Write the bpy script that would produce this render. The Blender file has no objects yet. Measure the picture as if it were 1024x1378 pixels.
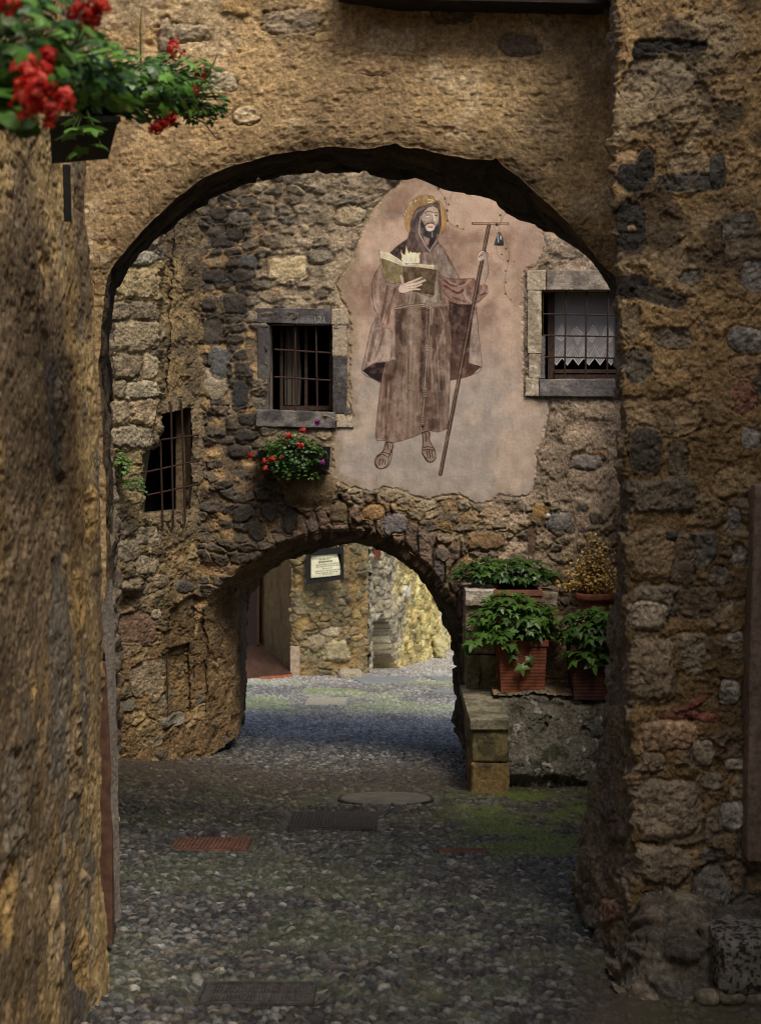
import bpy, math, random
import numpy as np
from math import radians, sin, cos, pi

C = bpy.context.scene
col = C.collection

# ------------------------------------------------------------------ camera, world, sun, exposure
FP = 1914.0                       # focal length in pixels of the 1024 x 1378 picture
cam = bpy.data.cameras.new('camera'); camo = bpy.data.objects.new('camera', cam); col.objects.link(camo)
cam.sensor_fit = 'VERTICAL'; cam.sensor_height = 36.0; cam.lens = 36.0*FP/1378.0
cam.shift_y = -129.0/1378.0
cam.clip_start = 0.05; cam.clip_end = 500
camo.location = (0, 0, 0); camo.rotation_euler = (radians(90), 0, 0)
cam.dof.use_dof = True; cam.dof.focus_distance = 9.5; cam.dof.aperture_fstop = 4.2
C.camera = camo
C.render.resolution_x = 760; C.render.resolution_y = 1024

SUN_ELEV, SUN_AZ = 54.0, 157.0     # degrees; azimuth measured from +Y clockwise (behind the camera, to the right)
w = bpy.data.worlds.new("World"); C.world = w; w.use_nodes = True
nt = w.node_tree; bg = nt.nodes['Background']
sky = nt.nodes.new('ShaderNodeTexSky'); sky.sky_type = 'NISHITA'; sky.sun_disc = False
sky.sun_elevation = radians(SUN_ELEV); sky.sun_rotation = radians(SUN_AZ)
sky.air_density = 1.0; sky.dust_density = 4.0; sky.ozone_density = 1.0
nt.links.new(sky.outputs[0], bg.inputs[0]); bg.inputs[1].default_value = 0.09
sl = bpy.data.lights.new('sun', 'SUN'); slo = bpy.data.objects.new('sun', sl); col.objects.link(slo)
sl.energy = 2.4; sl.angle = radians(22); sl.color = (1.0, 0.89, 0.75)
_az = radians(SUN_AZ); _el = radians(SUN_ELEV)
from mathutils import Vector
slo.rotation_euler = Vector((sin(_az)*cos(_el), cos(_az)*cos(_el), sin(_el))).to_track_quat('Z', 'Y').to_euler()
C.view_settings.view_transform = 'Standard'; C.view_settings.look = 'None'
C.view_settings.exposure = 0.1; C.view_settings.gamma = 1.0
C.cycles.max_bounces = 6; C.cycles.diffuse_bounces = 4
C.cycles.use_denoising = True; C.cycles.pixel_filter_type = 'BLACKMAN_HARRIS'; C.cycles.filter_width = 1.0

# ------------------------------------------------------------------ helpers: numbers
def P(px, py, d): return np.array([(px-512)*d/FP, d, (560-py)*d/FP])
def gz(x, y): return -1.7 - 0.12*y + 0.16*np.clip((-x-1.1)/1.2, 0, 1)*np.clip((y-8)/4, 0, 1)*np.clip((20-y)/3, 0, 1)
def proj(B): return 512+FP*B[..., 0]/B[..., 1], 560-FP*B[..., 2]/B[..., 1]
def smooth(a, b, x):
    t = np.clip((x-a)/(b-a), 0, 1); return t*t*(3-2*t)
def lin(c):
    c = np.asarray(c, float)/255.0
    return np.where(c <= 0.04045, c/12.92, ((c+0.055)/1.055)**2.4)
KALB = 2.3
def al(r, g, b, k=KALB):
    v = lin((r, g, b))*k; m = v@np.array([.3, .6, .1]); return np.clip((v*.86+m*.14)*np.array([.98, 1.0, .93]), 0, 0.85)     # colour as it looks in shade -> albedo
def hsh(ix, iy, iz=0, seed=0):
    n = (ix.astype(np.int64)*374761393 + iy.astype(np.int64)*668265263 + np.asarray(iz).astype(np.int64)*2246822519 + seed*3266489917) & 0xffffffff
    n = ((n ^ (n >> 13))*1274126177) & 0xffffffff
    n = ((n ^ (n >> 16))*2654435761) & 0xffffffff
    return ((n ^ (n >> 15)) & 0xffffff)/float(0xffffff)
def vn(x, y, seed=0):
    ix = np.floor(x); iy = np.floor(y); fx = x-ix; fy = y-iy
    fx = fx*fx*fx*(fx*(fx*6-15)+10); fy = fy*fy*fy*(fy*(fy*6-15)+10)
    a = hsh(ix, iy, 0, seed); b = hsh(ix+1, iy, 0, seed); c = hsh(ix, iy+1, 0, seed); d = hsh(ix+1, iy+1, 0, seed)
    return (a*(1-fx)+b*fx)*(1-fy)+(c*(1-fx)+d*fx)*fy
def fbm(x, y, seed=0, o=4, g=0.5):
    s = 0; a = 1; t = 0
    for k in range(o):
        s = s+a*vn(x*2**k+17.3*k, y*2**k-9.1*k, seed+k*7); t += a; a *= g
    return s/t
def vn3(x, y, z, seed=0):
    ix = np.floor(x); iy = np.floor(y); iz = np.floor(z); fx = x-ix; fy = y-iy; fz = z-iz
    fx = fx*fx*(3-2*fx); fy = fy*fy*(3-2*fy); fz = fz*fz*(3-2*fz); r = 0
    for i in (0, 1):
        for j in (0, 1):
            for k in (0, 1):
                r = r+hsh(ix+i, iy+j, iz+k, seed)*(fx if i else 1-fx)*(fy if j else 1-fy)*(fz if k else 1-fz)
    return r
def fbm3(x, y, z, seed=0, o=3):
    s = 0; a = 1; t = 0
    for k in range(o):
        s = s+a*vn3(x*2**k+7.3*k, y*2**k, z*2**k, seed+k*5); t += a; a *= .5
    return s/t
def rub(U, V, cw, ch, seed=0, jit=0.8, pn=2.6, warp=0.25, brick=0.5):
    """stone layout: distances to nearest and second nearest stone centre, randoms per stone"""
    wu = (fbm(U/cw*0.8, V/ch*0.8, seed+50, 3)-.5)*warp*2; wv = (fbm(U/cw*0.8, V/ch*0.8, seed+60, 3)-.5)*warp*2
    y = V/ch+wv; x0 = U/cw+wu
    iy = np.floor(y)
    F1 = np.full(U.shape, 9.0); F2 = np.full(U.shape, 9.0)
    I = np.zeros(U.shape); J = np.zeros(U.shape); LX = np.zeros(U.shape); LY = np.zeros(U.shape)
    for dj in (-1, 0, 1):
        j = iy+dj; x = x0+hsh(j, j*0, 3, seed)*brick*2; ix = np.floor(x)
        for di in (-1, 0, 1):
            i = ix+di
            cx = i+.5+(hsh(i, j, 1, seed)-.5)*jit; cy = j+.5+(hsh(i, j, 2, seed)-.5)*jit*.8
            dx = x-cx; dy = y-cy; d = (np.abs(dx)**pn+np.abs(dy)**pn)**(1/pn)
            m = d < F1
            F2 = np.where(m, F1, np.minimum(F2, d)); F1 = np.where(m, d, F1)
            I = np.where(m, i, I); J = np.where(m, j, J); LX = np.where(m, dx, LX); LY = np.where(m, dy, LY)
    return F1, F2-F1, [hsh(I, J, k, seed+90) for k in range(4)], LX, LY
def pal(r, cols):
    cols = np.array(cols); n = len(cols)-1; t = np.clip(r, 0, .9999)*n; i = t.astype(int); f = (t-i)[..., None]
    return cols[i]*(1-f)+cols[i+1]*f
def pick(r, cols):
    cols = np.array(cols); return cols[np.clip((r*len(cols)).astype(int), 0, len(cols)-1)]
def mix(a, b, t): return a*(1-t[..., None])+b*t[..., None]
def inpoly(X, Y, poly):
    poly = np.array(poly, float); r = np.zeros(X.shape, bool); n = len(poly)
    for i in range(n):
        x1, y1 = poly[i]; x2, y2 = poly[(i+1) % n]
        if y1 == y2: continue
        c = ((y1 > Y) != (y2 > Y)) & (X < (x2-x1)*(Y-y1)/(y2-y1)+x1); r ^= c
    return r
def sdpoly(X, Y, poly):
    poly = np.array(poly, float); n = len(poly); D = np.full(X.shape, 1e9)
    for i in range(n):
        a = poly[i]; b = poly[(i+1) % n]; ab = b-a; L = max(ab@ab, 1e-9)
        t = np.clip(((X-a[0])*ab[0]+(Y-a[1])*ab[1])/L, 0, 1)
        D = np.minimum(D, np.hypot(X-a[0]-t*ab[0], Y-a[1]-t*ab[1]))
    return np.where(inpoly(X, Y, poly), D, -D)       # positive inside
def catmull(K, m=10):
    K = np.array(K, float); Q = np.vstack([2*K[0]-K[1], K, 2*K[-1]-K[-2]]); out = []
    for i in range(1, len(Q)-2):
        for s in np.arange(m)/m:
            out.append(.5*((2*Q[i])+(-Q[i-1]+Q[i+1])*s+(2*Q[i-1]-5*Q[i]+4*Q[i+1]-Q[i+2])*s*s+(-Q[i-1]+3*Q[i]-3*Q[i+1]+Q[i+2])*s**3))
    out.append(K[-1]); return np.array(out)

# ------------------------------------------------------------------ helpers: objects
WL = {}
def prop(o, label=None, cat=None, group=None, kind=None):
    if label: o['label'] = label
    if cat: o['category'] = cat
    if group: o['group'] = group
    if kind: o['kind'] = kind
    return o
def empty(name, loc, label=None, cat=None, group=None, parent=None):
    o = bpy.data.objects.new(name, None); col.objects.link(o)
    if parent is not None:
        o.parent = parent; WL[o.name] = WL[parent.name]
    else:
        o.location = tuple(loc); WL[o.name] = np.array(loc, float)
    o.empty_display_size = .1
    return prop(o, label, cat, group)
def mk(name, V, F, mat, parent=None, colr=None, smooth_=True, loc=None, uv=None):
    """V (n,3) world coordinates; F (m,4) or (m,3) int array or list"""
    V = np.asarray(V, float)
    off = WL[parent.name] if parent is not None else (np.array(loc, float) if loc is not None else np.zeros(3))
    me = bpy.data.meshes.new(name)
    n = len(V); me.vertices.add(n); me.vertices.foreach_set('co', (V-off).astype(np.float32).ravel())
    if isinstance(F, np.ndarray):
        k = F.shape[1]; m = len(F); loops = F.ravel(); st = np.arange(m)*k
    else:
        ln = np.array([len(f) for f in F]); m = len(F); loops = np.array([i for f in F for i in f]); st = np.concatenate([[0], np.cumsum(ln)[:-1]])
    me.loops.add(len(loops)); me.loops.foreach_set('vertex_index', loops.astype(np.int32))
    me.polygons.add(m); me.polygons.foreach_set('loop_start', st.astype(np.int32))
    me.polygons.foreach_set('use_smooth', np.full(m, smooth_, bool))
    me.update(calc_edges=True); me.validate()
    if colr is not None:
        colr = np.asarray(colr, float)
        a = me.color_attributes.new('Col', 'FLOAT_COLOR', 'POINT')
        c4 = np.ones((n, 4), np.float32); c4[:, :3] = colr if colr.ndim == 2 else colr[None, :]
        a.data.foreach_set('color', c4.ravel())
    me.materials.append(mat)
    o = bpy.data.objects.new(name, me); col.objects.link(o)
    if parent is not None: o.parent = parent; WL[o.name] = WL[parent.name]
    else: o.location = tuple(off); WL[o.name] = off
    return o
def grid_faces(a, b, keep=None, flip=False):
    I = np.arange(a*b).reshape(a, b)
    F = np.stack([I[:-1, :-1], I[1:, :-1], I[1:, 1:], I[:-1, 1:]], -1)
    if flip: F = F[..., ::-1]
    if keep is not None:
        k = keep[:-1, :-1] & keep[1:, :-1] & keep[1:, 1:] & keep[:-1, 1:]; return F[k]
    return F.reshape(-1, 4)
def mkgrid(name, B, colr, mat, parent=None, keep=None, flip=False, loc=None):
    a, b = B.shape[:2]
    return mk(name, B.reshape(-1, 3), grid_faces(a, b, keep, flip), mat, parent, None if colr is None else np.broadcast_to(colr, B.shape).reshape(-1, 3), loc=loc)
def normals(B, toward=(0, 0, 0)):
    du = np.gradient(B, axis=0); dv = np.gradient(B, axis=1); N = np.cross(du, dv)
    N /= np.linalg.norm(N, axis=-1, keepdims=True)+1e-9
    s = np.sign(np.sum(N*(np.array(toward)-B), -1)); s[s == 0] = 1
    return N*np.sign(np.median(s))
class MB:
    """collects boxes and tubes into one mesh"""
    def __init__(s): s.V = []; s.F = []; s.n = 0
    def add(s, V, F):
        s.V.append(np.asarray(V, float)); s.F += [[i+s.n for i in f] for f in F]; s.n += len(V); return s
    def box(s, lo, hi):
        x0, y0, z0 = lo; x1, y1, z1 = hi
        return s.add([(x0, y0, z0), (x1, y0, z0), (x1, y1, z0), (x0, y1, z0), (x0, y0, z1), (x1, y0, z1), (x1, y1, z1), (x0, y1, z1)],
                     [(0, 3, 2, 1), (4, 5, 6, 7), (0, 1, 5, 4), (1, 2, 6, 5), (2, 3, 7, 6), (3, 0, 4, 7)])
    def hexa(s, c):   # 8 corners, same order as box
        return s.add(c, [(0, 3, 2, 1), (4, 5, 6, 7), (0, 1, 5, 4), (1, 2, 6, 5), (2, 3, 7, 6), (3, 0, 4, 7)])
    def tube(s, pts, r, n=8):
        pts = [np.array(p, float) for p in pts]; rs = r if hasattr(r, '__len__') else [r]*len(pts); V = []; F = []
        up = np.array([0.13, .3, .94])
        for i, p in enumerate(pts):
            t = pts[min(i+1, len(pts)-1)]-pts[max(i-1, 0)]; t /= np.linalg.norm(t)+1e-9
            a = np.cross(t, up)
            if np.linalg.norm(a) < .2: a = np.cross(t, (1, 0, 0))
            a /= np.linalg.norm(a); b = np.cross(t, a)
            for k in range(n): V.append(p+rs[i]*(a*cos(2*pi*k/n)+b*sin(2*pi*k/n)))
        for i in range(len(pts)-1):
            for k in range(n): F.append((i*n+k, i*n+(k+1) % n, (i+1)*n+(k+1) % n, (i+1)*n+k))
        F.append(tuple(range(n))[::-1]); F.append(tuple((len(pts)-1)*n+k for k in range(n)))
        return s.add(V, F)
    def lathe(s, c, prof, n=40):
        V = []; F = []
        for (r, z) in prof:
            for k in range(n): V.append((c[0]+r*cos(2*pi*k/n), c[1]+r*sin(2*pi*k/n), c[2]+z))
        for i in range(len(prof)-1):
            for k in range(n): F.append((i*n+k, i*n+(k+1) % n, (i+1)*n+(k+1) % n, (i+1)*n+k))
        return s.add(V, F)
    def build(s, name, mat, parent=None, colr=None, smooth_=False, loc=None):
        return mk(name, np.vstack(s.V), s.F, mat, parent, colr, smooth_, loc)
def rock(lo, hi, seed=0, n=22, r=0.25, amp=0.012, freq=14, big=0.0, shear=None):
    """rounded rough block between two corners -> verts, faces"""
    lo = np.array(lo, float); hi = np.array(hi, float); c = (lo+hi)/2; h = (hi-lo)/2
    V = []; F = []; k0 = 0; L = np.linspace(-1, 1, n)
    A, B_ = np.meshgrid(L, L, indexing='ij')
    for ax in range(3):
        for sg in (-1, 1):
            p = np.zeros((n, n, 3)); p[..., ax] = sg; p[..., (ax+1) % 3] = A; p[..., (ax+2) % 3] = B_
            V.append(p.reshape(-1, 3)); f = grid_faces(n, n, flip=(sg < 0)); F.append(f+k0); k0 += n*n
    p = np.vstack(V); F = np.vstack(F); rr = r*h.min()*2
    q = p*h; cl = np.clip(q, -(h-rr), h-rr); d = q-cl; dn = d/(np.linalg.norm(d, axis=1, keepdims=True)+1e-9)
    w_ = cl+dn*rr+c
    nz = (fbm3(w_[:, 0]*freq, w_[:, 1]*freq, w_[:, 2]*freq, seed, 4)-.5)*2*amp+(fbm3(w_[:, 0]*3, w_[:, 1]*3, w_[:, 2]*3, seed+9, 2)-.5)*2*big
    w_ = w_+dn*nz[:, None]
    return w_, F
def rockobj(name, lo, hi, mat, parent, colA, colB, seed=0, **k):
    V, F = rock(lo, hi, seed, **k)
    t = fbm3(V[:, 0]*9, V[:, 1]*9, V[:, 2]*9, seed+3, 4); t = smooth(.38, .62, t)
    o = mk(name, V, F, mat, parent, mix(np.array(colA)[None, :], np.array(colB)[None, :], t)); return o

# ------------------------------------------------------------------ materials
def newmat(name):
    m = bpy.data.materials.new(name); m.use_nodes = True; return m, m.node_tree.nodes, m.node_tree.links
def mat_attr(name, rough=.9, nscale=60, namt=.35, bump=.5, bdist=.004, bscale=90, spec=.25, sp2=None):
    m, N, L = newmat(name); b = N['Principled BSDF']
    at = N.new('ShaderNodeAttribute'); at.attribute_name = 'Col'
    tc = N.new('ShaderNodeTexCoord')
    n1 = N.new('ShaderNodeTexNoise'); n1.inputs['Scale'].default_value = nscale; n1.inputs['Detail'].default_value = 8; n1.inputs['Roughness'].default_value = .75
    mr = N.new('ShaderNodeMapRange'); mr.inputs['From Min'].default_value = .33; mr.inputs['From Max'].default_value = .67
    mr.inputs['To Min'].default_value = 1-namt; mr.inputs['To Max'].default_value = 1+namt
    mx = N.new('ShaderNodeVectorMath'); mx.operation = 'SCALE'
    L.new(tc.outputs['Object'], n1.inputs['Vector']); L.new(n1.outputs['Fac'], mr.inputs['Value'])
    L.new(at.outputs['Color'], mx.inputs[0]); L.new(mr.outputs[0], mx.inputs['Scale'])
    L.new(mx.outputs[0], b.inputs['Base Color'])
    n2 = N.new('ShaderNodeTexNoise'); n2.inputs['Scale'].default_value = bscale; n2.inputs['Detail'].default_value = 10; n2.inputs['Roughness'].default_value = .7
    L.new(tc.outputs['Object'], n2.inputs['Vector'])
    bp = N.new('ShaderNodeBump'); bp.inputs['Strength'].default_value = bump; bp.inputs['Distance'].default_value = bdist
    L.new(n2.outputs['Fac'], bp.inputs['Height']); L.new(bp.outputs[0], b.inputs['Normal'])
    b.inputs['Roughness'].default_value = rough; b.inputs['Specular IOR Level'].default_value = spec
    return m
def mat_plain(name, c, rough=.6, metal=0, namt=.3, nscale=30, bump=.2, spec=.4, c2=None):
    m, N, L = newmat(name); b = N['Principled BSDF']
    tc = N.new('ShaderNodeTexCoord'); n1 = N.new('ShaderNodeTexNoise'); n1.inputs['Scale'].default_value = nscale; n1.inputs['Detail'].default_value = 6
    L.new(tc.outputs['Object'], n1.inputs['Vector'])
    cr = N.new('ShaderNodeValToRGB'); c = np.array(c); c2 = c*(1-namt) if c2 is None else np.array(c2)
    cr.color_ramp.elements[0].position = .35; cr.color_ramp.elements[1].position = .65
    cr.color_ramp.elements[0].color = (*c2, 1); cr.color_ramp.elements[1].color = (*np.clip(c*(1+namt*.5), 0, 1), 1)
    L.new(n1.outputs['Fac'], cr.inputs[0]); L.new(cr.outputs[0], b.inputs['Base Color'])
    bp = N.new('ShaderNodeBump'); bp.inputs['Strength'].default_value = bump; bp.inputs['Distance'].default_value = .003
    L.new(n1.outputs['Fac'], bp.inputs['Height']); L.new(bp.outputs[0], b.inputs['Normal'])
    b.inputs['Roughness'].default_value = rough; b.inputs['Metallic'].default_value = metal; b.inputs['Specular IOR Level'].default_value = spec
    return m
def mat_leaf(name, rough=.34, trans=.2):
    m, N, L = newmat(name); b = N['Principled BSDF']; at = N.new('ShaderNodeAttribute'); at.attribute_name = 'Col'
    L.new(at.outputs['Color'], b.inputs['Base Color']); b.inputs['Roughness'].default_value = rough; b.inputs['Specular IOR Level'].default_value = .4
    tr = N.new('ShaderNodeBsdfTranslucent'); L.new(at.outputs['Color'], tr.inputs['Color'])
    ms = N.new('ShaderNodeMixShader'); ms.inputs[0].default_value = trans
    L.new(b.outputs[0], ms.inputs[1]); L.new(tr.outputs[0], ms.inputs[2]); L.new(ms.outputs[0], N['Material Output'].inputs['Surface'])
    return m
M_STONE = mat_attr('rough_stone', nscale=42, bscale=46, bdist=.024, bump=.85, namt=.6)
M_PLAST = mat_attr('rough_plaster', nscale=60, bscale=70, bdist=.016, bump=.8, namt=.5)
M_COB = mat_attr('cobble_stone', rough=.5, nscale=70, bscale=90, bdist=.006, bump=.6, spec=.6, namt=.5)
M_FRESCO = mat_attr('painted_plaster', rough=.85, nscale=70, namt=.1, bscale=60, bdist=.002, bump=.35)
M_DARK = mat_plain('dark_interior', (.012, .010, .009), rough=.9)
M_RUST = mat_plain('rusty_iron', (.055, .028, .020), rough=.75, metal=.2, nscale=80, namt=.5)
M_WOOD = mat_plain('weathered_brown_wood', (.060, .035, .025), rough=.7, nscale=25, namt=.5)
M_IRON = mat_plain('black_iron', (.012, .012, .014), rough=.5, nscale=60)
M_TERRA = mat_plain('terracotta', (.24, .075, .038), rough=.7, nscale=12, namt=.4, bump=.1)
M_LEAF = mat_leaf('green_leaf'); M_PETAL = mat_leaf('petal', rough=.6, trans=.3)
M_STEM = mat_plain('green_stem', (.06, .10, .03), rough=.6)
M_GREY = mat_attr('worn_grey_stone', nscale=32, bscale=45, bdist=.012, bump=.8, namt=.5)
M_STONE2 = mat_plain('plain_rubble', al(96, 82, 62), rough=.95, nscale=6, namt=.5, bump=.8)
M_REVEAL = mat_plain('reveal_stone', al(112, 96, 76), rough=.95, nscale=9, namt=.35)
M_CLOTH = mat_attr('cloth', rough=.95, nscale=200, namt=.12, bump=.1, spec=.1)
M_OLD = mat_attr('old_render', nscale=40, bscale=50, bdist=.007, bump=.5, namt=.45)
# ------------------------------------------------------------------ wall surface recipe
def surf(B, U, V, seed, cw=.22, ch=.13, stones=None, mortar=None, cover=None, hb=.035, mrough=.008, feats=(), coverR=None,
         plaster=None, edge=(.04, .2), fine=.004, pits=.5, ridge=.6, toward=(0, 0, 0), warp=.25, pn=2.6, rf=16, bigk=.03, gapk=1.0):
    """B base grid (a,b,3); cover 0..1 how much plaster hides the stones. Returns displaced grid and colours."""
    N = normals(B, toward)
    F1, E, R, LX, LY = rub(U, V, cw, ch, seed, warp=warp, pn=pn)
    cov = np.zeros(U.shape) if cover is None else np.broadcast_to(cover, U.shape)
    m = smooth(edge[0], edge[1]+.0, E+(fbm(U*30, V*30, seed+5, 3)-.5)*.16)
    vis = smooth(-.06, .06, R[3]-cov+(fbm(U*9, V*9, seed+6, 3)-.5)*.35)
    ms = m*vis
    tilt = (R[0]-.5)*LX*.05+(R[1]-.5)*LY*.07
    chis = np.abs(fbm(U*14, V*20, seed+21, 5, .62)-.5)*3.2
    h = ms*(hb*(.45+.75*R[1])+tilt+(fbm(U*11, V*11, seed+8, 3)-.5)*.03 - chis*.018)
    big = fbm(U*2.2, V*2.2, seed+11, 3)-.5
    rough = fbm(U*rf, V*rf, seed+12, 6, .68)-.5
    h = h+big*bigk+rough*(mrough*3)*(1-ms*.5)+(fbm(U*70, V*70, seed+13, 3)-.5)*fine*2
    # cracks and ledges left by the trowel and by fallen render
    cr = fbm(U*4.5, V*6.5, seed+31, 5, .6); ledge = smooth(.50, .53, cr)*.012*ridge+smooth(.40, .43, cr)*.008*ridge
    crack = (1-smooth(0, .022, np.abs(fbm(U*3.1+5, V*4.1, seed+33, 5, .6)-.5)))*ridge
    crm = smooth(.55, .7, fbm(U*1.3, V*1.3, seed+35, 2))
    h = h+ledge*(1-ms*.6)-crack*crm*.010*(1-ms)
    pt = smooth(.72, .78, vn(U*38, V*38, seed+15))*pits; h = h-pt*.008*(1-ms)
    sc = pal(R[2], stones) if stones is not None else None
    mc = np.broadcast_to(np.array(mortar), U.shape+(3,)) if np.ndim(mortar) == 1 else mortar
    tone = .72+.56*fbm(U*6, V*6, seed+17, 4)
    c = mix(mc*tone[..., None], sc*(.75+.5*fbm(U*13, V*9, seed+18, 4))[..., None], ms) if sc is not None else mc*tone[..., None]
    lum = (.55+.95*fbm(U*45, V*45, seed+19, 3, .7))
    c = c*lum[..., None]
    dirt = smooth(.52, .72, fbm(U*3.3, V*1.8, seed+23, 4)); c = c*(1-.32*dirt)[..., None]
    # recessed joints hold dark soil
    jt = (1-smooth(0, .10, E))*vis*.35; c = c*(1-jt)[..., None]
    PX, PY = proj(B)
    for f in feats:      # (cx, cy, rx, ry, height m, colour, power, rot deg, roughness)
        cx, cy, rx, ry, hh, fc = f[:6]; pw = f[6] if len(f) > 6 else 3.5; rot = radians(f[7]) if len(f) > 7 else 0
        dx = (PX-cx)*cos(rot)+(PY-cy)*sin(rot); dy = -(PX-cx)*sin(rot)+(PY-cy)*cos(rot)
        wob = (fbm(U*10, V*10, seed+41+int(cx) % 7, 5, .65)-.5)*np.clip(14/min(rx, ry), .35, .8)
        q = (np.abs(dx/rx)**pw+np.abs(dy/ry)**pw)**(1/pw)+wob
        k = smooth(1.06, .92, q)
        if hh != 0:
            sh = smooth(1.06, .72, q)*hh*(1+.25*(fbm(U*9, V*9, seed+43, 3)-.5))+(rough*.03+big*.02 - chis*.014)*k
            h = h*(1-k)+sh*k if hh > 0 else h+hh*k
            gap = smooth(1.0, 1.06, q)*smooth(1.22, 1.08, q)*smooth(.42, .6, fbm(U*7, V*7, seed+48, 3)+.10*np.sign(dy)); h = h-gap*.016*gapk; c = c*(1-.5*gap*gapk)[..., None]
        if fc is not None:
            fc = np.array(fc); fc = fc*.62+.38*(fc@np.array([.3, .6, .1]))*np.array([1.08, 1.0, .88])
            tt = (.35+1.35*fbm(U*9, V*8, seed+45, 6, .65))*(.7+.6*fbm(U*60, V*60, seed+46, 2))
            c = mix(c, fc*tt[..., None], k)
    return B+N*h[..., None], np.clip(c, .004, .9), h

def arch_grid(inner, outer, nt, nv, d, jig=.0, seed=0, m=10, dens=1.0):
    """ruled sheet between the opening's edge and an outer frame; both lists of (px,py) at depth d"""
    Ki = np.array([P(a, b, d) for a, b in inner]); Ko = np.array([P(a, b, d) for a, b in outer])
    Ci = catmull(Ki, m); ko = np.arange(len(Ko)); Co = np.stack([np.interp(np.arange(len(Ci))/m, ko, Ko[:, k]) for k in range(3)], 1)
    L = np.concatenate([[0], np.cumsum(.6*np.linalg.norm(np.diff(Ci, axis=0), axis=1)+.4*np.linalg.norm(np.diff(Co, axis=0), axis=1))])
    s = np.linspace(0, L[-1], nt)
    I_ = np.stack([np.interp(s, L, Ci[:, k]) for k in range(3)], 1); O_ = np.stack([np.interp(s, L, Co[:, k]) for k in range(3)], 1)
    S = np.concatenate([[0], np.cumsum(np.linalg.norm(np.diff(I_, axis=0), axis=1))])
    T = np.gradient(I_, axis=0); T /= np.linalg.norm(T, axis=1, keepdims=True)+1e-9; Nn = np.stack([-T[:, 2], T[:, 1]*0, T[:, 0]], 1)
    j = (fbm(S*3.2, S*0+seed, seed, 5, .62)-.5)*2*jig
    I_ = I_+Nn*j[:, None]
    v = np.linspace(0, 1, nv)**dens
    B = I_[:, None]*(1-v)[None, :, None]+O_[:, None]*v[None, :, None]
    return B, I_, S, v
def loft(I_, rear, nv, m=10, closed=False):
    """sheet from a sampled edge back to the rear curve (3D key points)"""
    C2 = catmull(np.array(rear), m); L = np.concatenate([[0], np.cumsum(np.linalg.norm(np.diff(C2, axis=0), axis=1))])
    Si = np.concatenate([[0], np.cumsum(np.linalg.norm(np.diff(I_, axis=0), axis=1))])
    s = Si/Si[-1]*L[-1]; R_ = np.stack([np.interp(s, L, C2[:, k]) for k in range(3)], 1)
    v = np.linspace(0, 1, nv); return I_[:, None]*(1-v)[None, :, None]+R_[:, None]*v[None, :, None], R_
def plan_wall(pts, z0, z1, step, zstep=None):
    """vertical sheet over a plan polyline pts [(x,y)...] -> base grid, U, V"""
    pts = np.array(pts, float); L = np.concatenate([[0], np.cumsum(np.linalg.norm(np.diff(pts, axis=0), axis=1))])
    n = max(2, int(L[-1]/step)); s = np.linspace(0, L[-1], n); zs = np.linspace(z0, z1, max(2, int(abs(z1-z0)/(zstep or step))))
    x = np.interp(s, L, pts[:, 0]); y = np.interp(s, L, pts[:, 1])
    k = max(1, int(.05/step)); ker = np.ones(2*k+1)/(2*k+1)
    if n > 4*k+4:
        x = np.convolve(np.pad(x, k, 'edge'), ker, 'valid'); y = np.convolve(np.pad(y, k, 'edge'), ker, 'valid')
    B = np.zeros((n, len(zs), 3)); B[..., 0] = x[:, None]; B[..., 1] = y[:, None]; B[..., 2] = zs[None, :]
    return B, np.repeat(s[:, None], len(zs), 1), np.repeat(zs[None, :], n, 0)

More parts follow.
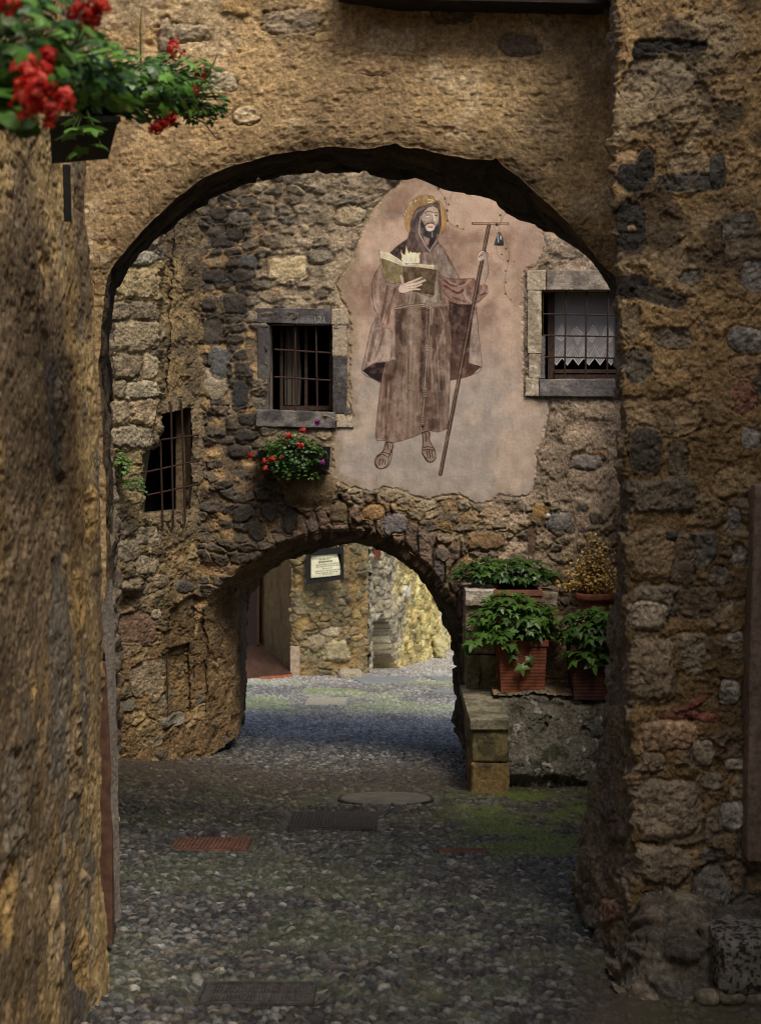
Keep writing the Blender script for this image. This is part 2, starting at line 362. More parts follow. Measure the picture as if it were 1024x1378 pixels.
# ================================================================== STREET
def build_ground():
    g = MB()
    ys = np.array([-8, 0, 4, 8, 12, 18, 30, 46, 120, 400.]); xs = np.array([-300, -40, -8, 8, 40, 300.])
    B = np.zeros((len(xs), len(ys), 3)); B[..., 0] = xs[:, None]; B[..., 1] = ys[None, :]; B[..., 2] = (-1.7-.12*np.minimum(ys, 60)-.16)[None, :]
    prop(mkgrid('ground', B, al(90, 80, 68), M_STONE), kind='structure')
    ys = np.concatenate([np.arange(3.2, 10, .0125), np.arange(10, 18, .022), np.arange(18, 47, .06)])
    nx = 430
    hw0 = np.interp(ys, [3, 8, 13, 18, 26, 46], [-2.2, -1.9, -2.6, -2.4, -5.0, -5.5]); hw1 = np.interp(ys, [3, 6.2, 8, 13, 18, 26, 46], [2.6, 2.6, 2.3, 2.3, 2.0, 4, 6])
    t = np.linspace(0, 1, nx)
    X = hw0[None, :]+(hw1-hw0)[None, :]*t[:, None]; Y = np.repeat(ys[None, :], nx, 0)
    B = np.stack([X, Y, gz(X, Y)], -1)
    F1, E, R, LX, LY = rub(X, Y, .047, .040, 5, jit=.95, pn=2.2, warp=.3, brick=.4)
    m = smooth(.02, .34, E); dome = np.sqrt(np.clip(1-(F1/.78)**2, 0, 1))
    PX, PY = proj(B)
    # flat cemented zone by the left house and inside the passage mouth
    cem = np.maximum(smooth(.0, .5, fbm(X*3, Y*3, 9, 3)-.35)*0, smooth(1.3, .3, Y-12.6-.25*(fbm(X*4, Y*4, 77, 3)-.5)*4)*smooth(-.9, .1, Y-11.9)*.35)
    cem = np.maximum(cem, smooth(1250, 1330, PY)*smooth(740, 840, PX)*.8)
    keep = 1-cem*smooth(.2, .75, R[3]+.1)
    H = (m*(.004+.015*dome*(.55+.9*R[0]))+(R[1]-.5)*.008*m+(LX*(R[2]-.5)+LY*(R[3]-.5))*.016*m)*keep
    H = H+(fbm(X*1.6, Y*1.6, 3, 3)-.5)*.05+(fbm(X*30, Y*30, 4, 4)-.5)*.006
    # flat seats under the iron covers
    for (a, b, c_, d_) in COVERS:
        k = smooth(1.35, 1.0, np.maximum(np.abs(X-a)/c_, np.abs(Y-b)/d_)); H = H*(1-k)+k*(-.012)
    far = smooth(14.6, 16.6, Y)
    cc = pal(R[2], [al(42, 43, 47), al(62, 63, 68), al(78, 79, 81), al(100, 98, 95), al(68, 66, 68), al(50, 52, 60), al(86, 79, 72), al(60, 55, 52)])
    hi = (R[1] > .95)[..., None]; cc = np.where(hi, cc*1.8+.05, cc*(.5+1.0*R[3]**1.5)[..., None])
    joint = al(24, 21, 19)
    c = mix(np.broadcast_to(joint, cc.shape), cc, smooth(.03, .2, E)*(.25+.75*keep))
    wear = smooth(.35, .65, fbm(X*.9, Y*.5, 55, 4)); c = c*(.78+.44*wear)[..., None]
    lit_ = smooth(.60, .64, fbm(X*9, Y*9, 58, 4)); c = mix(c, np.broadcast_to(al(54, 48, 40), c.shape), lit_*(1-m)*.6)
    c = mix(c, np.broadcast_to(al(76, 64, 52), c.shape)*(.7+.6*fbm(X*20, Y*20, 8, 4))[..., None], cem*.7)
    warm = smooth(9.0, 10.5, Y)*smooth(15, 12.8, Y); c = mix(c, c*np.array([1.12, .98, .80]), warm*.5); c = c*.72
    mossn = fbm(X*2.5, Y*2.5, 14, 4); moss = smooth(.46, .6, mossn)*(1-m*.75)
    mreg = np.clip(smooth(.25, 1.1, X)*smooth(8.3, 9.2, Y)*smooth(12.3, 11.4, Y)*1.35, 0, 1)
    mm = np.clip(mreg*(smooth(.36, .56, mossn+.12*(1-m)+.5*(fbm(X*9, Y*9, 61, 4)-.5))*.95)+moss*.28*smooth(12.5, 11, Y), 0, 1)
    mm = mm*(1-smooth(.25, .6, E)*.35*(1-mreg*.5))
    mm = np.maximum(mm, .35*smooth(18.5, 20, Y)*smooth(27, 24, Y)*smooth(.4, .6, fbm(X*1.2, Y*1.2, 19, 3)))
    c = mix(c, np.broadcast_to(al(72, 86, 26), c.shape)*(.55+.9*fbm(X*40, Y*40, 15, 3))[..., None], mm*.9)
    c = c*(.8+.4*fbm(X*1.1, Y*1.1, 16, 3))[..., None]
    c = mix(c, np.clip(c*(4.0-1.4*smooth(17.5, 20, Y))[..., None]+.05, 0, .65), far*.9); c = mix(c, np.clip(c*1.5, 0, .7), smooth(22, 27, Y))  # albedo raised beyond the passage to paint brighter light onto the cobbles
    c = c*(1-.35*smooth(13.0, 13.6, Y)*smooth(14.8, 14.2, Y)*0)[..., None]
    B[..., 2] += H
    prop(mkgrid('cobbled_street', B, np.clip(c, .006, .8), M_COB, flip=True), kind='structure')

def gd(py): return 3254.0/(py-560-229.7)          # depth of the street where the picture's row is py
COVERS = []
def cover_at(px0, px1, py0, py1):
    d0 = gd(py1); d1 = gd(py0); d = (d0+d1)/2; x0 = (px0-512)*d/FP; x1 = (px1-512)*d/FP
    return (x0+x1)/2, d, (x1-x0)/2, (d1-d0)/2
GR = {'ribbed': cover_at(390, 508, 1093, 1117), 'rust': cover_at(235, 336, 1128, 1145), 'front': cover_at(268, 424, 1325, 1355), 'round': cover_at(458, 580, 1067, 1083),
      'bricks': cover_at(590, 657, 1143, 1152), 'far': cover_at(413, 466, 939, 949)}
COVERS += [GR[k] for k in GR]
def slab(name, g, mat, z=.006, th=.02, pattern='ribs', n=22, colr=None, rootl=None, cat='drain cover'):
    cx, cy, hx, hy = g; r = empty(name, (cx, cy, float(gz(cx, cy))), rootl, cat)
    s = -0.12; b = MB()
    def q(x0, x1, y0, y1, za, zb):
        c = []
        for zz in (za, zb):
            for (x, y) in ((x0, y0), (x1, y0), (x1, y1), (x0, y1)): c.append((x, y, gz(cx, cy)+(y-cy)*s+zz))
        b.hexa(c)
    q(cx-hx, cx+hx, cy-hy, cy+hy, -th, z); b.build('plate', mat, r)
    b = MB()
    if pattern == 'ribs':
        for i in range(n):
            x = cx-hx+hx*2*(i+.5)/n; q(x-hx*.55/n, x+hx*.55/n, cy-hy*.9, cy+hy*.9, z-.002, z+.008)
    if pattern == 'front':
        q(cx-hx, cx+hx, cy-hy, cy-hy*.86, z-.002, z+.010); q(cx-hx, cx+hx, cy+hy*.86, cy+hy, z-.002, z+.010)
        q(cx-hx, cx-hx*.94, cy-hy*.85, cy+hy*.85, z-.002, z+.010); q(cx+hx*.94, cx+hx, cy-hy*.85, cy+hy*.85, z-.002, z+.010)
        for i in range(8):
            x = cx-hx*.8+hx*1.6*(i+.5)/8
            for sy in (-1, 1):
                for kx in (-1, 0, 1): q(x+kx*hx*.055-hx*.018, x+kx*hx*.055+hx*.018, cy+sy*hy*.4-hy*.3, cy+sy*hy*.4+hy*.3, z-.002, z+.007)
    if b.n: b.build('ribs', mat, r)
    return r
# ================================================================== FRONT ARCHWAY (depth 6.9 to 7.7)
DA = 6.9
A_IN = [(152, 1300), (150, 1100), (147, 900), (143, 700), (139, 560), (134, 470), (137, 400), (150, 358), (180, 322), (212, 292), (250, 257), (300, 231), (350, 214),
        (400, 203), (440, 196), (490, 199), (522, 198), (532, 195), (541, 199), (590, 207), (630, 214), (660, 217), (667, 214), (674, 222), (695, 238), (722, 262), (752, 291), (782, 322),
        (808, 348), (832, 378), (842, 430), (846, 560), (850, 800), (852, 1300)]
A_OUT = [(20, 1300), (20, 1100), (20, 900), (20, 700), (20, 560), (20, 470), (20, 380), (20, 250), (20, 120), (20, 0), (20, -160), (200, -160), (290, -160),
         (370, -160), (430, -160), (480, -160), (510, -160), (532, -160), (555, -160), (600, -160), (635, -160), (660, -160), (675, -160), (690, -160), (705, -160), (730, -160), (765, -160), (840, -160),
         (960, -160), (960, 100), (960, 350), (960, 560), (960, 800), (960, 1300)]
A_REAR = [(150, 1235), (149, 1050), (148, 900), (147, 700), (147, 560), (147, 470), (150, 415), (165, 372), (190, 340), (230, 306), (262, 280), (310, 251), (360, 236), (420, 228),
          (470, 227), (520, 236), (560, 240), (600, 256), (640, 262), (668, 272), (700, 292), (740, 311), (780, 333), (810, 362), (832, 395), (842, 440), (846, 560), (850, 800), (852, 1235)]
def build_front_arch():
    r = empty('stone_archway', (0, DA, -2.5), 'nearest arch spanning the lane, tan crumbling render above a dark underside', 'archway')
    B, I_, S, v = arch_grid(A_IN, A_OUT, 1450, 250, DA, jig=.024, seed=3, dens=1.25)
    U = B[..., 0]+7; V = B[..., 2]+9
    PX, PY = proj(B)
    cover = 1.05-.75*smooth(70, 0, PY)*smooth(420, 120, PX)-.5*smooth(.10, .0, np.hypot(PX-860/1, PY+40)/1000)
    r0 = np.linalg.norm(B-I_[:, None], axis=-1)
    tan_ = al(146, 120, 84); grey = al(124, 102, 74)
    mc = mix(np.broadcast_to(tan_, B.shape), np.broadcast_to(grey, B.shape), smooth(.35, .65, fbm(U*1.6, V*1.6, 40, 4)))
    mc = mix(mc, np.broadcast_to(al(152, 132, 106), B.shape), smooth(.56, .66, fbm(U*5, V*5, 44, 5, .6))*.7); mc = mix(mc, np.broadcast_to(al(96, 80, 60), B.shape), smooth(.55, .68, fbm(U*3.5, V*2.2, 45, 5, .65))*.6)
    feats = [(250, 45, 34, 12, .018, al(120, 102, 74), 3), (500, 85, 40, 16, .006, al(150, 112, 58), 2.4), (300, 108, 18, 14, .010, al(160, 140, 108), 3), (222, 48, 8, 22, .02, al(120, 100, 75), 3),
             (330, 155, 18, 12, .008, al(156, 130, 90), 2.5), (558, 207, 26, 8, .02, al(120, 92, 56), 2.5), (672, 232, 18, 12, .0, al(125, 92, 58), 2.5), (395, 30, 40, 16, .012, al(118, 98, 72), 3),
             (700, 60, 30, 14, .004, al(100, 84, 66), 2.5), (610, 18, 26, 14, .006, al(100, 84, 60), 3)]
    D, c, h = surf(B, U, V, 11, .24, .13, [al(130, 104, 70), al(150, 122, 82), al(108, 90, 70), al(140, 108, 60)], mc, cover, hb=.014, mrough=.0030, feats=feats, ridge=.4, pits=.7, rf=34, bigk=.012, fine=.003)
    edge = np.exp(-(r0/.025)**2); D[..., 1] += .012*edge
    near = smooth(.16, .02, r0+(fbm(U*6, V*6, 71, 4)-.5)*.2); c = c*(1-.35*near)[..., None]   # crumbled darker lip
    D[..., 1] += near*.010*(fbm(U*14, V*14, 72, 4))
    mkgrid('spandrel', D, c, M_PLAST, r)
    rear = [P(a, b, 7.7) for a, b in A_REAR]
    L, R_ = loft(D[:, 0], rear, 90)
    n = np.array([0, 0, 0.]); cen = P(490, 620, 7.3); N = cen-L; N[..., 1] = 0; N /= np.linalg.norm(N, axis=-1, keepdims=True)
    s = np.repeat(S[:, None], 90, 1); t = L[..., 1]
    F1, E, R, LX, LY = rub(s, t, .26, .30, 21, warp=.5)
    hh = smooth(.03, .3, E)*.018*(.4+R[0])+(fbm(s*6, t*4, 22, 6, .6)-.5)*.045
    env = np.linspace(0, 1, 90)[None, :]; hh = hh*smooth(0, .05, env)
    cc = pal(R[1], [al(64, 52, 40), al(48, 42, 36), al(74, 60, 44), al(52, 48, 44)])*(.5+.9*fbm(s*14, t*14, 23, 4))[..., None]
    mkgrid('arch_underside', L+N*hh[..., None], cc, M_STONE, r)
    B2 = (R_[:, None]*(1-np.linspace(0, 1, 12))[None, :, None]+(np.stack([I_[:, 0], I_[:, 1]*0+7.7, I_[:, 2]], 1)*0+np.array([B[:, -1, 0]*1.1, B[:, -1, 1]*0+7.7, B[:, -1, 2]]).T)[:, None]*np.linspace(0, 1, 12)[None, :, None])
    mkgrid('rear_face', B2, al(100, 84, 66), M_STONE, r)
    b = MB(); zt = P(0, -160, 6.9)[2]; b.box((-1.95, 6.93, zt-.02), (1.8, 7.72, zt+.06)); b.build('coping', M_STONE2, r)

# ================================================================== NEAR LEFT HOUSE WALL
def build_near_left():
    r = empty('house_wall', (-1.35, 4, -2.2), 'close blurred ochre rubble wall running along the left edge, under the red geraniums', 'house wall')
    ys = np.concatenate([np.arange(1.6, 4.0, .02), np.arange(4.0, 6.05, .0075)]); zs = np.arange(-2.75, 2.2, .0065)
    Y, Z = np.meshgrid(ys, zs, indexing='ij')
    pyz = 560-Z*FP/6.0
    pe = np.interp(pyz, [-200, 0, 210, 300, 400, 560, 700, 900, 1100, 1250, 1340], [116, 120, 122, 124, 130, 135, 139, 145, 148, 149, 150])
    X = (pe-512)*6.0/FP+(Y-6.0)*.015-.012-.012*smooth(-.8, -2.0, Z)
    X = X+.02*smooth(-1.9, -2.5, Z)
    # shallow step in the wall below the flower box
    step = smooth(5.02, 4.99, Y)*smooth(-.0, .03, Z-.62)*0
    B = np.stack([X, Y, Z], -1); U = Y+(Z*0); V = Z+5
    PX, PY = proj(B)
    och = mix(np.broadcast_to(al(134, 112, 76), B.shape), np.broadcast_to(al(98, 82, 64), B.shape), smooth(.4, .62, fbm(U*2.4, V*1.0, 90, 4)))
    och = mix(och, np.broadcast_to(al(118, 94, 58), B.shape), smooth(.52, .68, fbm(U*3.4, V*1.5, 91, 4))*.7)
    och = mix(och, np.broadcast_to(al(84, 80, 76), B.shape), smooth(.55, .68, fbm(U*4, V*1.6, 92, 4))*.8)
    cover = .80+.2*smooth(-.5, .3, Z)
    D, c, h = surf(B, U, V, 31, .22, .30, [al(118, 100, 78), al(96, 88, 80), al(136, 108, 64), al(104, 84, 60), al(128, 112, 90)], och, cover, hb=.008, mrough=.0026, toward=(0, 4, -.5), ridge=.35, bigk=.03, fine=.0015)
    # the far end turns the corner
    k = smooth(5.93, 6.05, Y); D[..., 0] -= k**2*.10
    mkgrid('wall_face', D, c, M_OLD, r)
    e0 = D[-1]; B3 = np.stack([e0, np.stack([e0[:, 0]-.02, e0[:, 1]+.25, e0[:, 2]], 1), np.stack([e0[:, 0]-.12, e0[:, 1]+.95, e0[:, 2]], 1)])
    mkgrid('wall_return', B3, al(110, 92, 70), M_STONE, r)
    b = MB(); b.box((-1.75, -4, -2.4), (-1.42, 1.65, 2.1)); b.build('rear_length', M_STONE2, r)
    b = MB(); b.box((-1.9, 1.6, 2.15), (-1.30, 6.0, 2.22)); b.build('coping', M_STONE2, r)
    # smooth grey mortar strip along the lower corner
    z0 = P(0, 780, 6.02)[2]; z1 = P(0, 1240, 6.02)[2]; zs = np.linspace(z0, z1, 260); u = np.linspace(0, 1, 14)
    Zg, Ug = np.meshgrid(zs, u, indexing='ij'); py = 560-Zg*FP/6.03
    wdt = np.interp(py, [780, 830, 900, 1000, 1240], [.006, .030, .022, .016, .012])
    pe = np.interp(py, [700, 900, 1100, 1250], [142, 149, 154, 157]); Xs = (pe+1.5-512)*6.03/FP+(Ug-1)*wdt*1.3+.012
    Bs = np.stack([Xs, 6.0+.05*Ug, Zg], -1); Bs[..., 0] += (fbm(Zg*8, Ug, 5, 4)-.5)*.012
    mkgrid('mortar_strip', Bs, al(104, 96, 92)*(.8+.4*fbm(Zg*8, Ug*3, 3, 3))[..., None], M_PLAST, r)
    d = empty('door_frame', (-1.36, 6.9, float(gz(-1.36, 7.0))), 'narrow reddish brown wooden door post seen edge on beside the left arch foot', 'door frame')
    b = MB(); zt = P(0, 902, 7.0)[2]; zb = gz(0, 7.0)+.1
    xa = (150.5-512)*6.6/FP; b.box((xa-.09, 6.55, zb), (xa+.012, 6.60, P(0, 890, 6.6)[2])); b.build('post', mat_plain('red_brown_wood', (.16, .085, .06), rough=.7, namt=.4, nscale=20), d)
    b = MB(); b.box((xa-.3, 6.70, zb), (xa-.02, 6.74, P(0, 880, 6.7)[2])); b.build('dark_gap', M_DARK, d)  # near-black box standing in for the shaded gap beside the post
    # left foot of the arch: rough stones beyond the post
    B, U, V = plan_wall([(-1.34, 6.80), (-1.315, 7.2), (-1.36, 7.7), (-1.62, 8.6), (-1.95, 11.0), (-2.34, 12.35)], -3.2, .7, .02)
    B[..., 0] += -.10-.05*smooth(-1.0, -.2, B[..., 2])
    D, c, h = surf(B, U, V, 37, .2, .13, [al(120, 106, 92), al(96, 86, 76), al(104, 84, 62)], al(104, 92, 74), .4, hb=.05, mrough=.012, toward=(0, 9, -2))
    o = mkgrid('lane_wall', D, c, M_STONE); prop(o, 'rough stone foot of wall just past the left side of the nearest arch', 'wall')

# ================================================================== RIGHT PIER (nearest, right)
DP = 6.3
def build_pier():
    r = empty('stone_pier', (1.4, DP, -2.3), 'massive rubble pier filling the right edge with squared corner blocks and sooty patches', 'stone pier')
    zs = np.arange(2.1, -2.75, -.0058)
    pyz = 560-zs*FP/DP
    cpx = np.interp(pyz, [-150, 0, 100, 380, 430, 560, 640, 700, 800, 870, 950, 960, 1100, 1230, 1290, 1340, 1390], [826, 826, 826, 829, 832, 836, 838, 839, 841, 843, 853, 851, 852, 851, 850, 850, 850])
    bpx = np.interp(pyz, [-150, 380, 560, 700, 830, 900, 1000, 1100, 1180, 1240, 1400], [834, 838, 842, 840, 834, 826, 818, 804, 790, 776, 770])
    cx = (cpx-512)*DP/FP; bx = (bpx-512)*7.35/FP
    xr = (1160-512)*DP/FP
    nA = 400; nB = 130; nz = len(zs)
    B = np.zeros((nA+nB, nz, 3))
    ta = np.linspace(0, 1, nA); tb = np.linspace(0, 1, nB+1)[1:]
    B[:nA, :, 0] = xr+(cx-xr)[None, :]*ta[:, None]; B[:nA, :, 1] = DP
    B[nA:, :, 0] = cx[None, :]+(bx-cx)[None, :]*tb[:, None]**1.0; B[nA:, :, 1] = DP+1.05*tb[:, None]
    B[..., 2] = zs[None, :]
    k = 3; ker = np.ones(2*k+1)/(2*k+1)
    for a in (0, 1):
        pad = np.pad(B[..., a], ((k, k), (0, 0)), 'edge'); B[..., a] = sum(pad[i:i+nA+nB] for i in range(2*k+1))/(2*k+1)
    U = np.zeros((nA+nB, nz)); U[:nA] = (ta*(xr-1.05))[:, None]; U[nA:] = (xr-1.05)+(tb*1.05)[:, None]; V = B[..., 2]+8
    PX, PY = proj(B); side = (np.arange(nA+nB) >= nA)[:, None]*np.ones(nz)[None, :]
    tan_ = al(124, 100, 68); br = al(98, 78, 52); low = al(82, 75, 68)
    mc = mix(np.broadcast_to(tan_, B.shape), np.broadcast_to(br, B.shape), smooth(430, 620, PY))
    mc = mix(mc, np.broadcast_to(al(120, 106, 88), B.shape), smooth(.5, .65, fbm(U*3, V*3, 51, 4))*.7*smooth(500, 300, PY))
    mc = mix(mc, np.broadcast_to(low, B.shape), smooth(1100, 1180, PY+(PX-900)*.5+80*(fbm(U*5, V*5, 52, 3)-.5))*smooth(880, 930, PX))
    soot = smooth(.52, .62, fbm(U*3.2, V*5.0, 53, 5))*smooth(420, 350, PY)*smooth(60, 110, PY)*.75
    soot = np.maximum(soot, .8*smooth(.48, .6, fbm(U*5, V*6, 54, 5))*smooth(1.2, .8, np.hypot((PX-960)/70, (PY-70)/120)))
    mc = mix(mc, np.broadcast_to(al(52, 44, 38), B.shape), soot*(1-side))
    cover = np.where(side > .5, .08, 1.0-.35*smooth(640, 720, PY)-.25*smooth(900, 940, PX)*smooth(380, 420, PY))
    BK = al(36, 32, 32); OC = al(146, 106, 54); SB = al(120, 92, 64); GY = al(118, 112, 112); BR = al(92, 74, 54); SO = al(62, 54, 46)
    feats = [(883, 62, 34, 9, .012, BK, 2.6), (868, 78, 20, 14, .0, BK, 2.4, 30), (925, 64, 26, 8, .008, BK, 2.6), (885, 105, 46, 26, .012, al(116, 98, 70), 2.6), (860, 120, 26, 22, .006, al(128, 104, 70), 2.5, -30),
             (850, 218, 22, 14, .006, OC, 2.6), (850, 240, 22, 18, .012, BK, 2.6, 20), (868, 222, 12, 20, .006, BK, 2.4), (930, 222, 34, 13, .010, al(130, 104, 62), 3), (925, 245, 38, 13, -.018, al(66, 60, 54), 3),
             (966, 232, 10, 26, .01, al(58, 54, 52), 3), (848, 305, 22, 34, .014, BK, 2.8), (850, 307, 6, 5, .018, OC, 2.2), (850, 385, 24, 18, .012, BK, 2.6), (885, 398, 34, 12, .010, SO, 2.6, 15),
             (848, 435, 16, 26, .012, al(120, 94, 56), 2.6), (855, 492, 22, 24, .02, al(84, 74, 60), 3), (905, 455, 26, 14, .008, al(112, 96, 76), 2.6), (928, 372, 16, 10, .012, al(86, 82, 80), 3),
             (995, 305, 24, 20, .02, al(96, 88, 78), 3.2), (1015, 370, 22, 20, .02, GY, 3, 15), (1002, 458, 24, 18, .026, al(128, 124, 126), 2.6, 10), (1001, 493, 20, 14, .02, al(150, 108, 56), 3.2), (1000, 534, 16, 24, .024, al(146, 82, 54), 2.6, -10),
             (1004, 330, 28, 12, .016, al(116, 96, 66), 3), (1010, 590, 14, 16, .016, GY, 3), (986, 700, 10, 18, .018, GY, 3), (992, 745, 9, 14, .018, al(124, 116, 110), 3),
             (880, 560, 60, 26, .014, al(124, 94, 48), 3.4), (868, 606, 22, 32, .02, SO, 3), (912, 620, 12, 24, .012, al(88, 74, 56), 3), (888, 668, 54, 24, .030, al(84, 72, 60), 4.2), (877, 746, 36, 36, .028, al(116, 90, 52), 4.4),
             (903, 720, 10, 7, .03, al(60, 58, 60), 3.5), (922, 735, 13, 22, .016, al(96, 78, 54), 3), (886, 810, 40, 22, .034, al(100, 88, 74), 3.6), (868, 828, 28, 20, .036, al(146, 128, 108), 3), (873, 900, 34, 46, .036, al(116, 96, 70), 3.6, 4),
             (938, 812, 30, 24, .012, BR, 3), (918, 770, 16, 18, .014, BR, 3), (968, 776, 14, 14, .014, al(92, 82, 72), 3), (988, 858, 13, 10, .026, al(148, 140, 132), 2.6, -15), (981, 932, 15, 19, .03, al(136, 130, 124), 3), (1006, 950, 8, 18, .02, al(84, 82, 84), 3),
             (925, 960, 26, 6, .022, al(126, 52, 36), 2.6, 12), (935, 946, 24, 5, .022, al(120, 50, 36), 2.6, -28), (950, 966, 16, 6, .022, al(130, 56, 38), 2.6, 5), (905, 965, 22, 5, .02, al(116, 50, 34), 2.6, 8), (960, 1006, 18, 6, .02, al(118, 72, 48), 2.6, 25),
             (893, 990, 40, 22, .042, al(156, 116, 74), 4.2), (873, 1025, 24, 14, .036, al(120, 98, 72), 3.8), (945, 1012, 17, 20, .03, al(132, 116, 98), 3), (955, 1052, 15, 12, .026, al(124, 114, 102), 3), (988, 1028, 14, 8, .022, al(140, 132, 124), 2.6),
             (898, 1088, 46, 42, .046, al(124, 106, 84), 4), (982, 1098, 18, 20, .042, al(152, 144, 142), 3.2), (890, 1164, 42, 26, .05, al(120, 102, 82), 3.6, 8), (880, 1205, 18, 7, .03, al(104, 98, 94), 3), (868, 1235, 22, 18, .034, al(128, 100, 66), 3.2),
             (960, 1195, 24, 28, .014, al(110, 106, 104), 2.4), (933, 1235, 18, 12, .012, al(128, 92, 54), 2.6), (1000, 1230, 24, 28, .02, al(88, 84, 82), 2.6), (958, 1150, 18, 10, .01, al(96, 90, 84), 3)]
    feats = feats+[(828, 1225, 14, 16, .05, al(150, 92, 44), 2.8), (835, 1120, 12, 14, .04, al(96, 62, 40), 2.8), (800, 1235, 10, 20, .05, al(120, 112, 108), 2.8)]
    feats = [f[:4]+(f[4]*(.8 if f[1] > 640 else .45),)+(np.array(f[5])*(.80 if f[1] > 640 else .8)+(0 if f[1] > 640 else .016),)+f[6:] for f in feats]
    D, c, h = surf(B, U, V, 61, .17, .15, [al(92, 80, 66), al(112, 92, 66), al(80, 76, 74), al(118, 104, 86), al(100, 78, 52)], mc, cover, hb=.022, mrough=.0095, feats=feats, ridge=.8, toward=(.4, 0, -1), gapk=.6, bigk=.02)
    gs = al(98, 94, 94); c = mix(c, c*.55+np.broadcast_to(gs, c.shape)*.45*(.5+fbm(U*5, V*5, 68, 4))[..., None], side*.9)
    # ragged corner
    cor = np.exp(-((U-(xr-1.05))/.05)**2); jag = (fbm(V*7, V*0+1, 66, 4)-.5)*.06+(fbm(V*30, V*0, 67, 3)-.5)*.012
    D[..., 0] += cor*(.012+jag)
    mkgrid('pier_face', D, c, M_STONE, r)
    b = MB(); b.box((cx[0]+.0, DP+.03, 2.05), (xr, DP+1.1, 2.12)); b.box((1.6, 6.6, -3), (2.6, 7.3, 2.0)); b.build('core', M_STONE2, r)
    # cement and boulder plinth
    t = np.linspace(0, 1, 200); a = np.linspace(0, 1, 150); T, A_ = np.meshgrid(t, a, indexing='ij')
    yy = 5.75+.75*A_; top = P(0, 1232, DP)[2]
    X0 = np.interp(A_, [0, .25, .6, 1], [1.06, 1.0, 1.03, 1.1]); X = X0+(1.95-X0)*T
    prof = smooth(0, .5, A_+.30*(fbm(T*5, A_*3, 3, 3)-.5))*smooth(0, .16, T+.02)
    hz = np.interp(T, [0, .15, .3, .5, .75, 1], [.26, .30, .30, .26, .20, .18])
    Z = gz(X, yy)-.05+prof*hz*1.1+.06*np.sqrt(np.clip(A_, 0, 1))
    Bp = np.stack([X, yy, Z], -1); U2 = X*1.0+Z; V2 = yy+Z
    D, c, h = surf(Bp, U2, V2, 71, .2, .16, [al(86, 80, 76), al(66, 62, 62), al(104, 92, 84), al(96, 88, 78)], al(84, 78, 72), .55, hb=.045, mrough=.013, toward=(1, 0, 6), ridge=.8)
    mkgrid('cement_plinth', D, c, M_STONE, r)
    # grey stone door jamb at the right edge
    j = empty('door_jamb', (1.72, 6.2, -1.9), 'smooth grey stone door jamb cut off by the right edge of the picture', 'door jamb')
    xa = (1006-512)*6.22/FP; V_, F_ = rock((xa, 6.19, P(0, 1160, 6.2)[2]), (xa+.26, 6.5, P(0, 652, 6.2)[2]), 5, n=60, r=.06, amp=.003, freq=20, big=.004)
    V_[:, 0] += np.interp(560-V_[:, 2]*FP/6.2, [640, 900, 1160], [.024, .0, -.012])
    mk('jamb_block', V_, F_, M_GREY, j, al(94, 80, 74)*(.75+.5*fbm3(V_[:, 0]*5, V_[:, 1]*5, V_[:, 2]*5, 3, 4))[:, None])
    pb = P(990, 1285, 5.86)
    V_, F_ = rock((P(957, 0, 5.86)[0], 5.70, P(0, 1320, 5.86)[2]), (P(1060, 0, 5.86)[0], 6.0, P(0, 1250, 5.86)[2]), 8, n=90, r=.16, amp=.008, freq=26, big=.01)
    n1 = fbm3(V_[:, 0]*70, V_[:, 1]*70, V_[:, 2]*70, 12, 2); hole = smooth(.50, .60, n1)
    o = mk('stone_block', V_-np.array([0, 0, 0])*0, F_, M_GREY, None, mix(np.broadcast_to(al(88, 84, 82), (len(V_), 3)), np.broadcast_to(al(38, 36, 36), (len(V_), 3)), hole), loc=pb)
    prop(o, 'pitted dark grey lava block lying at the foot of the right pier', 'stone block')
    for i, (px, py, s, sh, lb) in enumerate([(951, 1342, .045, .6, 'angular pale stone at the left end of the row under the lava block'), (983, 1338, .055, .62, 'brownish rounded stone in the middle of the row under the lava block'), (1016, 1340, .05, .7, 'stone at the right end of the row under the lava block')]):
        c0 = P(px, py, 5.75); V_, F_ = rock(c0-np.array([s, s*.8, s*sh]), c0+np.array([s, s*.8, s*sh]), 30+i, n=20, r=.45, amp=.008, big=.012)
        o = mk('loose_stone', V_, F_, M_GREY, None, al(92, 84, 76)*(.7+.6*fbm3(V_[:, 0]*20, V_[:, 1]*20, V_[:, 2]*20, i, 3))[:, None], loc=c0)
        prop(o, lb, 'stone', 'stones wedged under the lava block')
    # timber of the balcony above, its shade falls on the arch
    V_, F_ = rock((P(452, 0, 6.55)[0], 6.70, P(0, 9, 6.8)[2]), (P(832, 0, 6.4)[0], 6.87, P(0, -60, 6.8)[2]), 6, n=40, r=.05, amp=.006, big=.01)
    V_[:, 2] += np.interp(V_[:, 0], [-.3, .1, 1.1], [.05, .0, -.02])
    o = mk('timber_beam', V_, F_, mat_plain('dark_timber', (.022, .015, .011), rough=.8, nscale=14, namt=.6), None, loc=(0.3, 6.6, 1.9)); prop(o, 'dark overhead timber beam crossing the top edge above the arch', 'beam')

